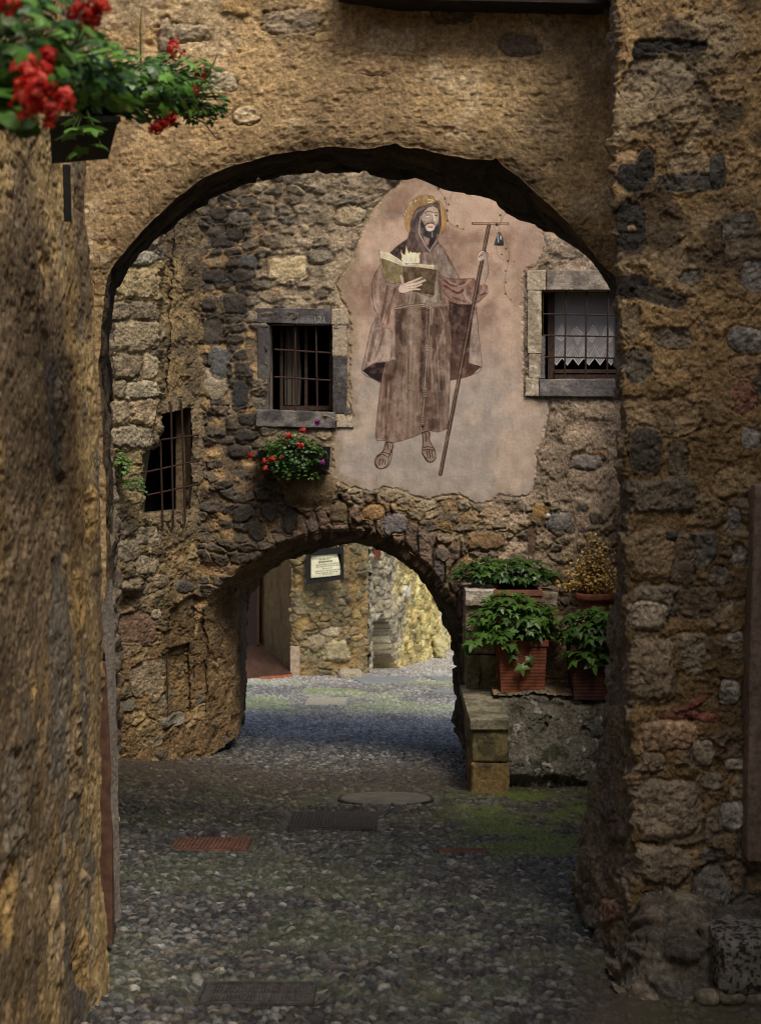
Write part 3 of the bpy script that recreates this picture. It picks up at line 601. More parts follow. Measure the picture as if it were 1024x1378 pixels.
# ================================================================== LEFT HOUSE WITH THE BARRED SIDE WINDOW
def build_left_house():
    r = empty('stone_house', (-2.1, 12.8, -3.1), 'stone house on the left past the nearest arch, with rusty barred slanting window', 'house')
    px = np.arange(128, 330, .85); zz = np.arange(2.75, -3.25, -.0075)
    dd = np.interp(px, [128, 150, 215, 262, 275, 285, 300, 316, 321, 327, 330], [12.35, 12.45, 12.95, 13.42, 13.53, 13.68, 13.98, 14.35, 14.55, 15.9, 16.6])
    PXg, Z = np.meshgrid(px, zz, indexing='ij'); Dg = np.repeat(dd[:, None], len(zz), 1)
    X = (PXg-512)*Dg/FP; B0 = np.stack([X, Dg, Z], -1); PX, PY = proj(B0)
    wob = (fbm(PX/9, PY/9, 3, 3)-.5)*7
    quoin = [(100, -400), (216, -400), (214, 300), (216, 400), (212, 450), (216, 520), (215, 560), (213, 592), (200, 608), (188, 612), (192, 640), (194, 760), (190, 790), (100, 790)]
    q = smooth(-2.5, 2.5, sdpoly(PX+wob*.8, PY+wob*.4, quoin))
    B = B0.copy(); B[..., 1] -= .16*q; B[..., 0] = B0[..., 0]*B[..., 1]/B0[..., 1]; 
    arc = np.concatenate([[0], np.cumsum(np.linalg.norm(np.diff(B0[:, 0], axis=0), axis=1))]); U = np.repeat(arc[:, None], len(zz), 1); V = Z+6
    ZP = B0[..., 2]
    # niche low on the wall
    nich = [(221, 835), (236, 812), (258, 800), (270, 806), (276, 850), (276, 960), (252, 966), (222, 982)]
    nk = smooth(-2, 2.5, sdpoly(PX+wob*.5, PY, nich))
    nich2 = [(222, 876), (250, 868), (252, 962), (224, 975)]
    nk2 = smooth(-1.5, 1.5, sdpoly(PX, PY, nich2))
    cover = .95-.8*q+.0*PX
    cover = np.where((PY > 700) & (PX < 222), .5, cover); cover = cover-.4*smooth(980, 700, PY)*smooth(720, 760, PY)*smooth(225, 200, PX)
    OC = al(112, 94, 64)
    mc = mix(np.broadcast_to(al(104, 86, 58), B.shape), np.broadcast_to(al(78, 66, 50), B.shape), smooth(.4, .6, fbm(U*4, V*3, 12, 4)))
    mc = mix(mc, np.broadcast_to(al(112, 98, 66), B.shape), q*.6)
    mc = mix(mc, np.broadcast_to(al(96, 74, 48), B.shape), smooth(760, 860, PY)*.7)
    fe = []
    rows = [(295, 335, [(178, 212, al(120, 106, 84))]), (338, 356, [(150, 213, al(124, 116, 100))]), (360, 402, [(140, 214, al(148, 122, 62))]), (404, 432, [(140, 174, OC), (176, 212, OC)]), (433, 474, [(140, 214, al(128, 108, 72))]),
            (476, 512, [(140, 190, OC), (192, 213, al(140, 120, 84))]), (513, 536, [(150, 168, al(110, 94, 66)), (170, 215, al(142, 128, 98))]), (538, 572, [(140, 172, al(124, 104, 70)), (175, 214, al(138, 114, 74))]), (574, 602, [(140, 204, al(126, 112, 84))]),
            (250, 292, [(190, 214, al(112, 98, 80))])]
    for y0, y1, st in rows:
        for x0, x1, cc in st: cc = cc*.8; fe.append(((x0+x1)/2, (y0+y1)/2, (x1-x0)/2+.5, (y1-y0)/2+.5, .045, cc, 4.2))
    fe += [(184, 845, 24, 22, .02, al(104, 72, 50), 3.2), (180, 790, 22, 12, .03, al(110, 94, 68), 3), (215, 782, 10, 10, .03, al(104, 86, 62), 2.6), (208, 826, 8, 7, .03, al(128, 110, 86), 2.4), (196, 760, 18, 14, .03, al(112, 98, 72), 3),
           (170, 740, 18, 16, .03, al(98, 86, 64), 3), (230, 970, 16, 8, .06, al(92, 84, 74), 3, -12), (200, 720, 16, 14, .025, al(104, 92, 70), 3), (246, 790, 14, 8, .03, al(66, 60, 56), 3), (262, 640, 10, 14, .02, al(96, 84, 66), 3), (196, 912, 22, 24, .01, al(112, 92, 62), 3)]
    D, c, h = surf(B, U, V, 81, .19, .13, [al(116, 98, 66), al(98, 84, 60), al(84, 76, 66), al(130, 110, 74)], mc, cover, hb=.03, mrough=.011, feats=fe, ridge=1.2)
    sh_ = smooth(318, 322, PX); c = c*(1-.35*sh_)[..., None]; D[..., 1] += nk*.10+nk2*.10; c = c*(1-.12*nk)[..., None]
    strip = smooth(2.2, 0, np.abs(PX-np.interp(PY, [200, 540, 900], [236, 222, 222])+wob))*smooth(560, 520, PY)*(1-q); c = c*(1-.6*strip)[..., None]; D[..., 1] += strip*.05
    # smooth mortar band round the window
    wo = [(206, 540), (262, 530), (272, 540), (273, 700), (262, 716), (190, 716), (188, 690), (186, 614), (206, 604)]
    wk = smooth(-3, 3, sdpoly(PX+wob*.3, PY, wo))*(1-q)
    c = mix(c, np.broadcast_to(al(96, 82, 64), c.shape)*(.75+.5*fbm(U*12, V*5, 66, 4))[..., None], wk*.8)
    hole = [(217, 557), (255, 549), (257, 684), (194, 690), (192, 613), (214, 600)]
    keep = ~inpoly(PX, PY, hole)
    mkgrid('wall', D, c, M_STONE, r, keep=keep)
    # window
    wv = empty('window', None, parent=r)
    def W(px, py, back=0.0):
        d = np.interp(px, [128, 150, 215, 262, 275], [12.35, 12.45, 12.95, 13.42, 13.5]); n = np.array([.5, -.86, 0]); return P(px, py, d)-n*back
    b = MB()
    o_ = [(211, 552), (257, 545), (259, 687), (190, 694)]; f_ = [W(*p, .01) for p in o_]; k_ = [W(*p, .32) for p in o_]
    for i in (0, 1, 2, 3):
        j = (i+1) % 4; b.add([f_[i], f_[j], k_[j], k_[i]], [(0, 1, 2, 3)])
    b.build('reveal', mat_plain('reveal_plaster', al(78, 66, 50), rough=.9, nscale=20), wv)
    b = MB(); e = [W(170, 500, .9), W(290, 500, .9), W(290, 740, .9), W(170, 740, .9)]
    b.add(e, [(0, 1, 2, 3)]); b.add([k_[0], k_[1], e[1], e[0]], [(0, 1, 2, 3)]); b.add([k_[1], k_[2], e[2], e[1]], [(0, 1, 2, 3)]); b.add([k_[2], k_[3], e[3], e[2]], [(0, 1, 2, 3)]); b.add([k_[3], k_[0], e[0], e[3]], [(0, 1, 2, 3)])
    b.build('room_behind', M_DARK, wv)
    b = MB(); b.hexa([W(250, 698, .24), W(264, 692, .10), W(266, 692, .12), W(252, 698, .28), W(250, 540, .24), W(264, 535, .10), W(266, 535, .12), W(252, 540, .28)]); b.build('shutter_board', mat_plain('old_board', al(84, 68, 50), nscale=30, namt=.5, rough=.8), wv)
    for (x0, y0, x1, y1, o2) in [(213, 592, 265, 585, -.05), (186, 637, 266, 619, -.05), (196, 666, 266, 651, -.05)]:
        MB().tube([W(x0, y0, o2), W((x0+x1)/2, (y0+y1)/2, o2-.004), W(x1, y1, o2), W(x1+.5, y1, .02)], .0085).build('window_bar', M_RUST, wv)
    for (x0, y0, x1, y1) in [(213, 592, 216, 710), (227, 541, 230, 708), (241, 538, 246, 705)]:
        MB().tube([W(x0-2, y0+1, .02), W(x0-1, y0, -.05), W(x0, y0+4, -.065), W((x0+x1)/2, (y0+y1)/2, -.062), W(x1, y1-3, -.065), W(x1-.5, y1+2, -.06), W(x1-4, y1+1, -.045), W(x1-5, y1-4, -.03)], .0095).build('window_bar', M_RUST, wv)
    MB().tube([W(204, 543, -.17), W(197, 580, -.18), W(190, 600, -.17), W(187, 610, -.05)], .006).build('bent_rod', M_RUST, r)
    b = MB(); b.box((-4.5, 12.9, -3.6), (-2.3, 15.2, 4.0)); b.build('core', M_STONE2, r)
    b = MB(); b.tube([W(223, 876, -.02), W(224, 925, -.03), W(225, 966, -.02)], .006).tube([W(224, 905, -.02), W(232, 902, -.01)], .005); b.build('iron_hinge', M_RUST, r)
# ================================================================== BACK HOUSE WITH FRESCO, WINDOWS AND LOW PASSAGE
DB = 13.5; DT = 17.6
B_IN = [(262, 1040), (261, 990), (261, 940), (262, 895), (268, 845), (284, 806), (310, 776), (345, 751), (385, 731), (430, 717), (480, 713), (516, 722), (550, 742), (582, 772), (608, 812), (628, 860), (640, 905), (645, 960), (647, 1045)]
B_OUT = [(252, 1040), (252, 990), (252, 940), (252, 850), (252, 700), (252, 500), (252, 195), (300, 195), (360, 195), (430, 195), (500, 195), (580, 195), (680, 195), (850, 195), (870, 380), (870, 560), (870, 740), (870, 900), (870, 1045)]
B_REAR = [(327, 985), (328, 940), (328, 900), (328, 865), (330, 830), (336, 800), (352, 774), (386, 748), (420, 731), (470, 723), (500, 727), (540, 745), (570, 774), (590, 807), (605, 840), (612, 870), (616, 920), (614, 985)]
MURAL = [(546, 236), (524, 258), (500, 284), (484, 318), (474, 348), (452, 384), (458, 404), (470, 424), (470, 545), (474, 560), (450, 572), (446, 600), (446, 645), (470, 656), (498, 661), (518, 656), (540, 660), (560, 670), (578, 674), (592, 668),
         (618, 667), (640, 678), (660, 676), (672, 668), (700, 670), (716, 664), (722, 636), (722, 612), (732, 590), (738, 560), (740, 537), (706, 534), (704, 366), (722, 358), (734, 330), (726, 290), (700, 262), (640, 230)]
WIN_L = (363, 436, 447, 552); WIN_R = (731, 392, 850, 511)
def build_back_house():
    r = empty('painted_house', (0, DB, -3.3), 'rubble house over the low tunnel, carrying the monk fresco and two barred windows', 'house')
    B, I_, S, v = arch_grid(B_IN, B_OUT, 900, 400, DB, jig=.022, seed=8, dens=1.12)
    PX, PY = proj(B); U = B[..., 0]+9; V = B[..., 2]+9
    r0 = np.linalg.norm(B-I_[:, None], axis=-1); sA = np.repeat(S[:, None], len(v), 1)
    ringk = smooth(.36, .28, r0+(fbm(sA*4, r0*3, 14, 4)-.5)*.34)*smooth(900, 820, PY)*smooth(330, 440, PX+90*(fbm(U*5, V*5, 15, 3)-.5))
    sm = sdpoly(PX, PY, MURAL); mur = smooth(-3, 1, sm)
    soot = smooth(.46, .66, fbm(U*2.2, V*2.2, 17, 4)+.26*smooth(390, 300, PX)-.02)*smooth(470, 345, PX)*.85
    rightk = smooth(610, 700, PX); topk = smooth(350, 400, PX)*smooth(700, 640, PY)
    mc = np.broadcast_to(al(120, 96, 66), B.shape)
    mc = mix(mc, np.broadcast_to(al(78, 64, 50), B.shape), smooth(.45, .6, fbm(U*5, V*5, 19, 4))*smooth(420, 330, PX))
    mc = mix(mc, np.broadcast_to(al(118, 104, 88), B.shape), topk*.8)
    mc = mix(mc, np.broadcast_to(al(128, 110, 96), B.shape), rightk*.9)
    mc = mix(mc, np.broadcast_to(al(82, 72, 60), B.shape), smooth(.5, .66, fbm(U*3, V*3, 24, 4))*topk*.6)
    cover = np.clip(.18+.62*smooth(360, 420, PX)*smooth(640, 560, PY)+.55*rightk*smooth(730, 660, PY)+.45*smooth(700, 640, PY)*smooth(560, 700, PX), 0, 1.05)
    cover = np.where(PX < 350, .20+.25*smooth(560, 640, PY)*smooth(760, 700, PY), cover)
    RC = rub(U, V, .17, .10, 91, warp=.42)[2]
    DK = al(47, 42, 39); G1 = al(72, 66, 62); G2 = al(100, 90, 78)
    st = pal(RC[2], [G1, al(84, 72, 58), G2, al(112, 96, 76), al(78, 70, 62), al(124, 108, 88)])
    fe = [(388, 362, 26, 17, .02, al(146, 128, 98), 4), (505, 290, 18, 10, .02, al(120, 108, 86), 3), (470, 290, 20, 12, .015, al(128, 112, 90), 3), (430, 345, 16, 10, .018, G2, 3), (652, 727, 26, 13, .045, al(96, 74, 52), 4), (750, 702, 18, 12, .03, al(92, 88, 88), 3),
          (727, 688, 12, 10, .02, al(120, 92, 52), 3), (737, 694, 4, 4, .03, al(150, 146, 142), 3), (806, 612, 10, 7, .02, al(134, 100, 74), 3), (790, 622, 20, 10, .014, al(112, 104, 102), 3), (715, 728, 5, 22, .01, al(84, 66, 54), 4),
          (322, 607, 14, 9, .035, DK, 4), (334, 565, 14, 9, .035, DK, 4), (330, 586, 14, 8, .03, DK, 3.4), (326, 692, 14, 12, .035, DK, 3), (324, 530, 12, 18, .02, al(44, 42, 44), 3), (289, 516, 17, 20, .015, al(120, 108, 92), 2.4),
          (316, 410, 16, 14, .035, DK, 4), (325, 372, 14, 10, .035, DK, 3.4), (286, 372, 18, 9, .03, DK, 3.4), (335, 352, 12, 9, .03, al(60, 58, 58), 3.4), (300, 325, 16, 9, .03, DK, 3.4), (318, 316, 12, 8, .03, DK, 3.4), (295, 290, 12, 10, .03, DK, 3), (322, 292, 14, 8, .03, G1, 3), (282, 410, 12, 9, .03, DK, 3),
          (286, 445, 18, 18, .012, al(56, 50, 46), 3), (296, 486, 14, 20, .02, al(74, 72, 74), 3), (390, 700, 10, 18, .04, DK, 2.6, 10), (362, 690, 9, 16, .035, al(64, 58, 54), 2.6, -20), (345, 715, 10, 16, .03, DK, 2.6, -30),
          (530, 705, 16, 15, .05, al(86, 80, 82), 3), (500, 690, 16, 10, .03, al(112, 86, 54), 3), (455, 690, 12, 14, .04, al(84, 70, 54), 3), (595, 745, 12, 10, .05, al(84, 72, 66), 3, 40), (420, 660, 36, 26, -.0, al(82, 68, 48), 2.2)]
    D, c, h = surf(B, U, V, 91, .17, .10, [G1, G2], mc, cover, warp=.42, hb=.042, mrough=.010, feats=(), ridge=1.1)
    # recolour by own palette (per stone) before features: second pass gives masks
    E = rub(U, V, .17, .10, 91, warp=.42)[1]; vis = smooth(-.06, .06, RC[3]-cover); m = smooth(.04, .2, E)*vis
    lum = (.75+.5*fbm(U*13, V*9, 98, 4))*(.8+.4*fbm(U*50, V*50, 99, 3))
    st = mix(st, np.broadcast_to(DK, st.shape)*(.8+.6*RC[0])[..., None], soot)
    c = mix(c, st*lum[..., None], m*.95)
    # voussoirs
    F1, Ev, Rv, LX, LY = rub(sA+r0*.25, r0, .14, .30, 95, jit=.95, warp=.5, brick=.9)
    mv = smooth(.05, .24, Ev)
    hv = mv*(.02+.045*Rv[0])+(Rv[1]-.5)*LX*.09+(fbm(U*12, V*12, 96, 6, .65)-.5)*.07
    cv = pal(Rv[2], [al(98, 80, 66), al(74, 62, 56), al(112, 88, 62), al(66, 60, 60), al(92, 70, 60)])
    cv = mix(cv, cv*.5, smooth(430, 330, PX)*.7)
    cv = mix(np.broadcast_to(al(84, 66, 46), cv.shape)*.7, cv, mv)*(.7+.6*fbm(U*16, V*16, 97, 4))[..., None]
    N = np.array([0, -1.0, 0])
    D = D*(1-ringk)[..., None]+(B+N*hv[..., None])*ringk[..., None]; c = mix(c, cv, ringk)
    # named stones
    rough = fbm(U*16, V*16, 93, 5, .6)-.5
    for f in fe:
        cx, cy, rx, ry, hh, fc = f[:6]; pw = f[6]; rot = radians(f[7]) if len(f) > 7 else 0
        dx = (PX-cx)*cos(rot)+(PY-cy)*sin(rot); dy = -(PX-cx)*sin(rot)+(PY-cy)*cos(rot)
        q = (np.abs(dx/rx)**pw+np.abs(dy/ry)**pw)**(1/pw)+(fbm(U*14, V*14, int(cx), 4)-.5)*.55
        k = smooth(1.05, .92, q); D[..., 1] = D[..., 1]*(1-k)+k*(DB-smooth(1.06, .72, q)*hh-rough*.03)
        c = mix(c, np.array(fc)*(.6+.8*fbm(U*14, V*12, int(cy), 4))[..., None], k)
        gap = smooth(1.03, 1.1, q)*smooth(1.3, 1.12, q); D[..., 1] += gap*.015; c = c*(1-.4*gap)[..., None]
    D[..., 1] = D[..., 1]*(1-mur)+mur*(DB+.012)
    lip = np.exp(-(r0/.02)**2); D[..., 1] += lip*.03
    # corbel swelling under the flower box
    k = smooth(1.1, .3, np.hypot((PX-415)/48, (PY-655)/32)); D[..., 1] -= k*.10
    def inr(w_, e=2): return (PX > w_[0]-e) & (PX < w_[2]+e) & (PY > w_[1]-e) & (PY < w_[3]+e)
    keep = ~(inr(WIN_L) | inr(WIN_R))
    keep = keep & ~((PX < 262) & (PY > 800))
    mkgrid('wall', D, np.clip(c, .006, .9), M_STONE, r, keep=keep)
    # tunnel
    rear = [P(a, b, q) for (a, b), q in zip(B_REAR, [16.8, 16.8, 16.8, 16.8, 16.4, 15.9, 15.5]+[15.2]*11)]
    L, R_ = loft(D[:, 0], rear, 170)
    cen = P(470, 900, 15.5); N = cen-L; N[..., 1] = 0; N /= np.linalg.norm(N, axis=-1, keepdims=True)
    s = np.repeat(S[:, None], 170, 1); t = L[..., 1]
    F1, E, R, LX, LY = rub(s, t, .26, .34, 101, warp=.5)
    env = np.linspace(0, 1, 170)[None, :]
    left = smooth(440, 330, proj(L)[0])
    hh = smooth(.04, .25, E)*.05*(.3+R[0])*(.45+.55*(1-left))+(fbm(s*5, t*4, 102, 6, .62)-.5)*.10; hh = hh*smooth(0, .03, env)
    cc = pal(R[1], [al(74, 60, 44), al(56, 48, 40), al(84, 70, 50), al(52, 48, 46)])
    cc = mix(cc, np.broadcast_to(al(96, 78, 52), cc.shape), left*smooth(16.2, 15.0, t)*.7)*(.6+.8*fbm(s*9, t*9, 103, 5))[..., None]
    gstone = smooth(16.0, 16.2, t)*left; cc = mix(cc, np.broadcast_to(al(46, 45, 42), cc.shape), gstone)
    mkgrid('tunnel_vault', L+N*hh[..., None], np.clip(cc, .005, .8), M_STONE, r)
    O2 = np.array([B[:, -1, 0]*1.15, R_[:, 1]+.02, B[:, -1, 2]*1.13]).T
    B2 = R_[:, None]*(1-np.linspace(0, 1, 10))[None, :, None]+O2[:, None]*np.linspace(0, 1, 10)[None, :, None]
    mkgrid('rear_face', B2, al(110, 92, 66), M_STONE, r)
    b = MB(); zt = P(0, 197, DB)[2]; b.box((-2.2, DB+.05, zt-.05), (2.9, 15.3, zt+.05)); b.build('roof', M_STONE2, r)

    # ---------------- windows
    def stone(nm, x0, y0, x1, y1, par, ca, cb, sd, pro=.035, dep=.12, n=34, skew=0):
        V_, F_ = rock((P(x0, 0, DB)[0], DB-pro, P(0, y1, DB)[2]), (P(x1, 0, DB)[0], DB+dep, P(0, y0, DB)[2]), sd, n=n, r=.06, amp=.008, freq=20, big=.012)
        if skew: V_[:, 2] += (V_[:, 0]-V_[:, 0].mean())*skew
        t_ = smooth(.42, .6, fbm3(V_[:, 0]*7, V_[:, 1]*7, V_[:, 2]*7, sd+3, 4)); cA = np.broadcast_to(np.array(ca), (len(V_), 3)); cB = np.broadcast_to(np.array(cb), (len(V_), 3))
        return mk(nm, V_, F_, M_GREY, par, mix(cA, cB, t_))
    def box_in(par, x0, y0, x1, y1, dep=.30):
        a = P(x0, y1, DB); c_ = P(x1, y0, DB); x0_, z0_ = a[0], a[2]; x1_, z1_ = c_[0], c_[2]; b = MB(); y_ = DB+dep+.9
        for qd in ([(x0_-.3, y_, z0_-.3), (x1_+.3, y_, z0_-.3), (x1_+.3, y_, z1_+.3), (x0_-.3, y_, z1_+.3)],
                   [(x0_, DB+dep, z0_), (x1_, DB+dep, z0_), (x1_+.3, y_, z0_-.3), (x0_-.3, y_, z0_-.3)], [(x0_, DB+dep, z1_), (x1_, DB+dep, z1_), (x1_+.3, y_, z1_+.3), (x0_-.3, y_, z1_+.3)],
                   [(x0_, DB+dep, z0_), (x0_, DB+dep, z1_), (x0_-.3, y_, z1_+.3), (x0_-.3, y_, z0_-.3)], [(x1_, DB+dep, z0_), (x1_, DB+dep, z1_), (x1_+.3, y_, z1_+.3), (x1_+.3, y_, z0_-.3)]): b.add(qd, [(0, 1, 2, 3)])
        b.build('room_behind', M_DARK, par)
        b = MB()
        for qd in ([(x0_, DB, z0_), (x0_, DB+dep, z0_), (x0_, DB+dep, z1_), (x0_, DB, z1_)], [(x1_, DB, z0_), (x1_, DB+dep, z0_), (x1_, DB+dep, z1_), (x1_, DB, z1_)],
                   [(x0_, DB, z0_), (x1_, DB, z0_), (x1_, DB+dep, z0_), (x0_, DB+dep, z0_)], [(x0_, DB, z1_), (x1_, DB, z1_), (x1_, DB+dep, z1_), (x0_, DB+dep, z1_)]): b.add(qd, [(0, 1, 2, 3)])
        b.build('reveal', M_REVEAL, par)
    def X(px, d=DB): return (px-512)*d/FP
    def Zz(py, d=DB): return (560-py)*d/FP
    dk = al(54, 50, 52); dk2 = al(74, 70, 72); pale = al(126, 112, 96)
    w1 = empty('window', None, 'smaller barred window with a dark soot-stained stone surround', parent=r)
    stone('lintel', 345, 415, 446, 436, w1, dk, dk2, 1, skew=-.02); stone('lintel_end', 446.5, 416, 468, 437, w1, pale, al(116, 104, 92), 2, pro=.03)
    stone('jamb_stone', 347, 437, 364, 553, w1, dk, al(66, 62, 62), 3); stone('jamb_stone', 447, 438, 467, 480, w1, pale, al(120, 106, 92), 4, pro=.028); stone('jamb_stone', 448, 480.5, 467, 556, w1, dk, dk2, 5, pro=.033)
    stone('sill', 346, 553, 452, 575, w1, dk, al(84, 80, 80), 6, pro=.06, skew=-.03); stone('sill_end', 453, 557, 476, 575, w1, al(128, 116, 102), pale, 7, pro=.03, dep=.05)
    box_in(w1, 364, 436, 447, 553)
    b = MB(); yb = DB+.24
    def bar(x0, y0, x1, y1, th=.03, dd=yb): b.box((X(x0, dd), dd, Zz(y1, dd)), (X(x1, dd), dd+th, Zz(y0, dd)))
    bar(377, 546, 448, 552); bar(377, 437, 381, 546); bar(443, 437, 448, 546); bar(410, 438, 414, 546, dd=yb+.002); bar(377, 430, 448, 438, dd=yb+.001); b.build('frame', M_WOOD, w1)
    def curtain(par, x0, x1, ytop, ybot, dd, colr, mat, folds=5, amp=.012, nx=60, ny=60, zig=False):
        gx = np.linspace(0, 1, nx); gy = np.linspace(0, 1, ny); GX, GY = np.meshgrid(gx, gy, indexing='ij')
        xx = X(x0, dd)+(X(x1, dd)-X(x0, dd))*GX; zt = Zz(ytop, dd); zb = Zz(ybot, dd)
        zbb = zb+(np.abs(((GX*5.9+.25) % 1)-.5)*2*.035*2 if zig else 0); zz = zt+(zbb-zt)*GY
        yy = dd+amp*np.sin(GX*2*pi*folds+1.5*fbm(GX*3, GY*2, 4, 2))*(.5+.5*GY)
        return np.stack([xx, yy, zz], -1), GX, GY
    Bc, GX, GY = curtain(w1, 384, 402, 440, 545, DB+.33, None, None, folds=3, amp=.015, nx=40, ny=60)
    Bc[..., 0] += .03*np.sin(GY*2.5)*(GX-.2); mkgrid('curtain', Bc, al(74, 66, 60)*(.6+.5*fbm(GX*8, GY*3, 3, 3))[..., None], M_CLOTH, w1)
    for (y0, y1) in ((470, 475), (507, 512)): MB().tube([(X(369), DB+.04, Zz(y0)), (X(448), DB+.04, Zz(y1))], .0095).build('window_bar', M_RUST, w1)
    for (x0, x1) in ((397, 398), (425, 427)): MB().tube([(X(x0), DB+.03, Zz(436)), (X(x1), DB+.03, Zz(553))], .0095).build('window_bar', M_RUST, w1)
    tx = bpy.data.curves.new('painted_number', 'FONT'); tx.body = '121'; tx.size = .085; tx.extrude = .0005; tmp = bpy.data.objects.new('tmp', tx); col.objects.link(tmp)
    bpy.context.view_layer.update(); tm = bpy.data.meshes.new_from_object(tmp.evaluated_get(bpy.context.evaluated_depsgraph_get())); bpy.data.objects.remove(tmp)
    to = bpy.data.objects.new('painted_number', tm); col.objects.link(to); tm.materials.clear(); tm.materials.append(mat_plain('white_wash', (.35, .33, .31), rough=.9, namt=.5))
    to.parent = w1; to.location = tuple(np.array([X(421.5), DB-.047, Zz(434.5)])-WL[w1.name]); to.rotation_euler = (radians(90), 0, 0)
    # window with lace
    w2 = empty('window', None, 'wider barred window with white lace curtain and one pale jamb', parent=r)
    stone('lintel_end', 708, 364, 734, 391, w2, pale, al(120, 108, 96), 11, pro=.03); stone('lintel', 734.5, 364, 862, 391, w2, al(106, 96, 90), al(84, 76, 72), 12, pro=.045)
    stone('jamb_stone', 709, 391.5, 728, 476, w2, al(140, 128, 112), al(112, 100, 86), 13); stone('jamb_stone', 711, 476.5, 727, 509, w2, al(130, 118, 106), al(104, 92, 80), 14); stone('jamb_patch', 727, 452, 733, 509, w2, dk, dk2, 15, pro=.03, n=16)
    stone('sill_end', 706, 509.5, 724, 533, w2, al(136, 124, 112), al(112, 100, 90), 16, pro=.04); stone('sill', 724.5, 510.5, 862, 534, w2, al(70, 66, 70), al(94, 88, 88), 17, pro=.06)
    box_in(w2, 731, 391, 852, 511)
    b = MB(); yb = DB+.20
    bar(737, 392, 746, 510); bar(746, 497, 832, 502, dd=yb+.002); bar(746, 504, 834, 510, dd=yb-.003); bar(829, 392, 836, 504, dd=yb-.001); bar(737, 385, 836, 394, dd=yb-.004); b.build('frame', M_WOOD, w2)
    Bc, GX, GY = curtain(w2, 745, 831, 394, 492, DB+.26, None, None, folds=4, amp=.006, nx=240, ny=260, zig=True)
    xx = GX*.60; yy = GY*.70; dep_ = .0
    cell = (xx/.145); fx = (cell % 1)-.5; cy_ = .42; dmd = np.abs(fx)*.145*1.7+np.abs(yy-cy_)
    pat = smooth(.010, .004, np.abs(dmd-.085))+smooth(.006, .002, np.abs(dmd-.060))*.8+((dmd < .055)*(np.sin(xx*260)*np.sin(yy*260) > 0))*.8
    pat += smooth(.004, .001, np.abs(yy-.545))*.6+smooth(.004, .001, np.abs(yy-.56))*.5
    zg = np.abs(((GX*5.9+.25) % 1)-.5)*2; edge_ = .655-yy-zg*.0; tri = np.abs((yy-.60)-(.5-zg)*.05); pat += smooth(.008, .003, tri)+smooth(.006, .002, np.abs((yy-.64)-(.5-zg)*.05))*.7+(GY > .975)*1.0
    lace = .30+.36*np.clip(pat, 0, 1)+.05*(np.sin(xx*900)*np.sin(yy*900) > .2)
    mkgrid('lace_curtain', Bc, np.stack([lace*1.0, lace*.98, lace*1.02], -1), M_CLOTH, w2)
    for y0 in (422, 451, 480): MB().tube([(X(728), DB+.04, Zz(y0)), (X(848), DB+.04, Zz(y0+2))], .0085).build('window_bar', M_RUST, w2)
    for x0 in (761, 789, 818): MB().tube([(X(x0+.8), DB+.03, Zz(391)), (X(x0-1), DB+.03, Zz(511))], .0095).build('window_bar', M_RUST, w2)
    return r

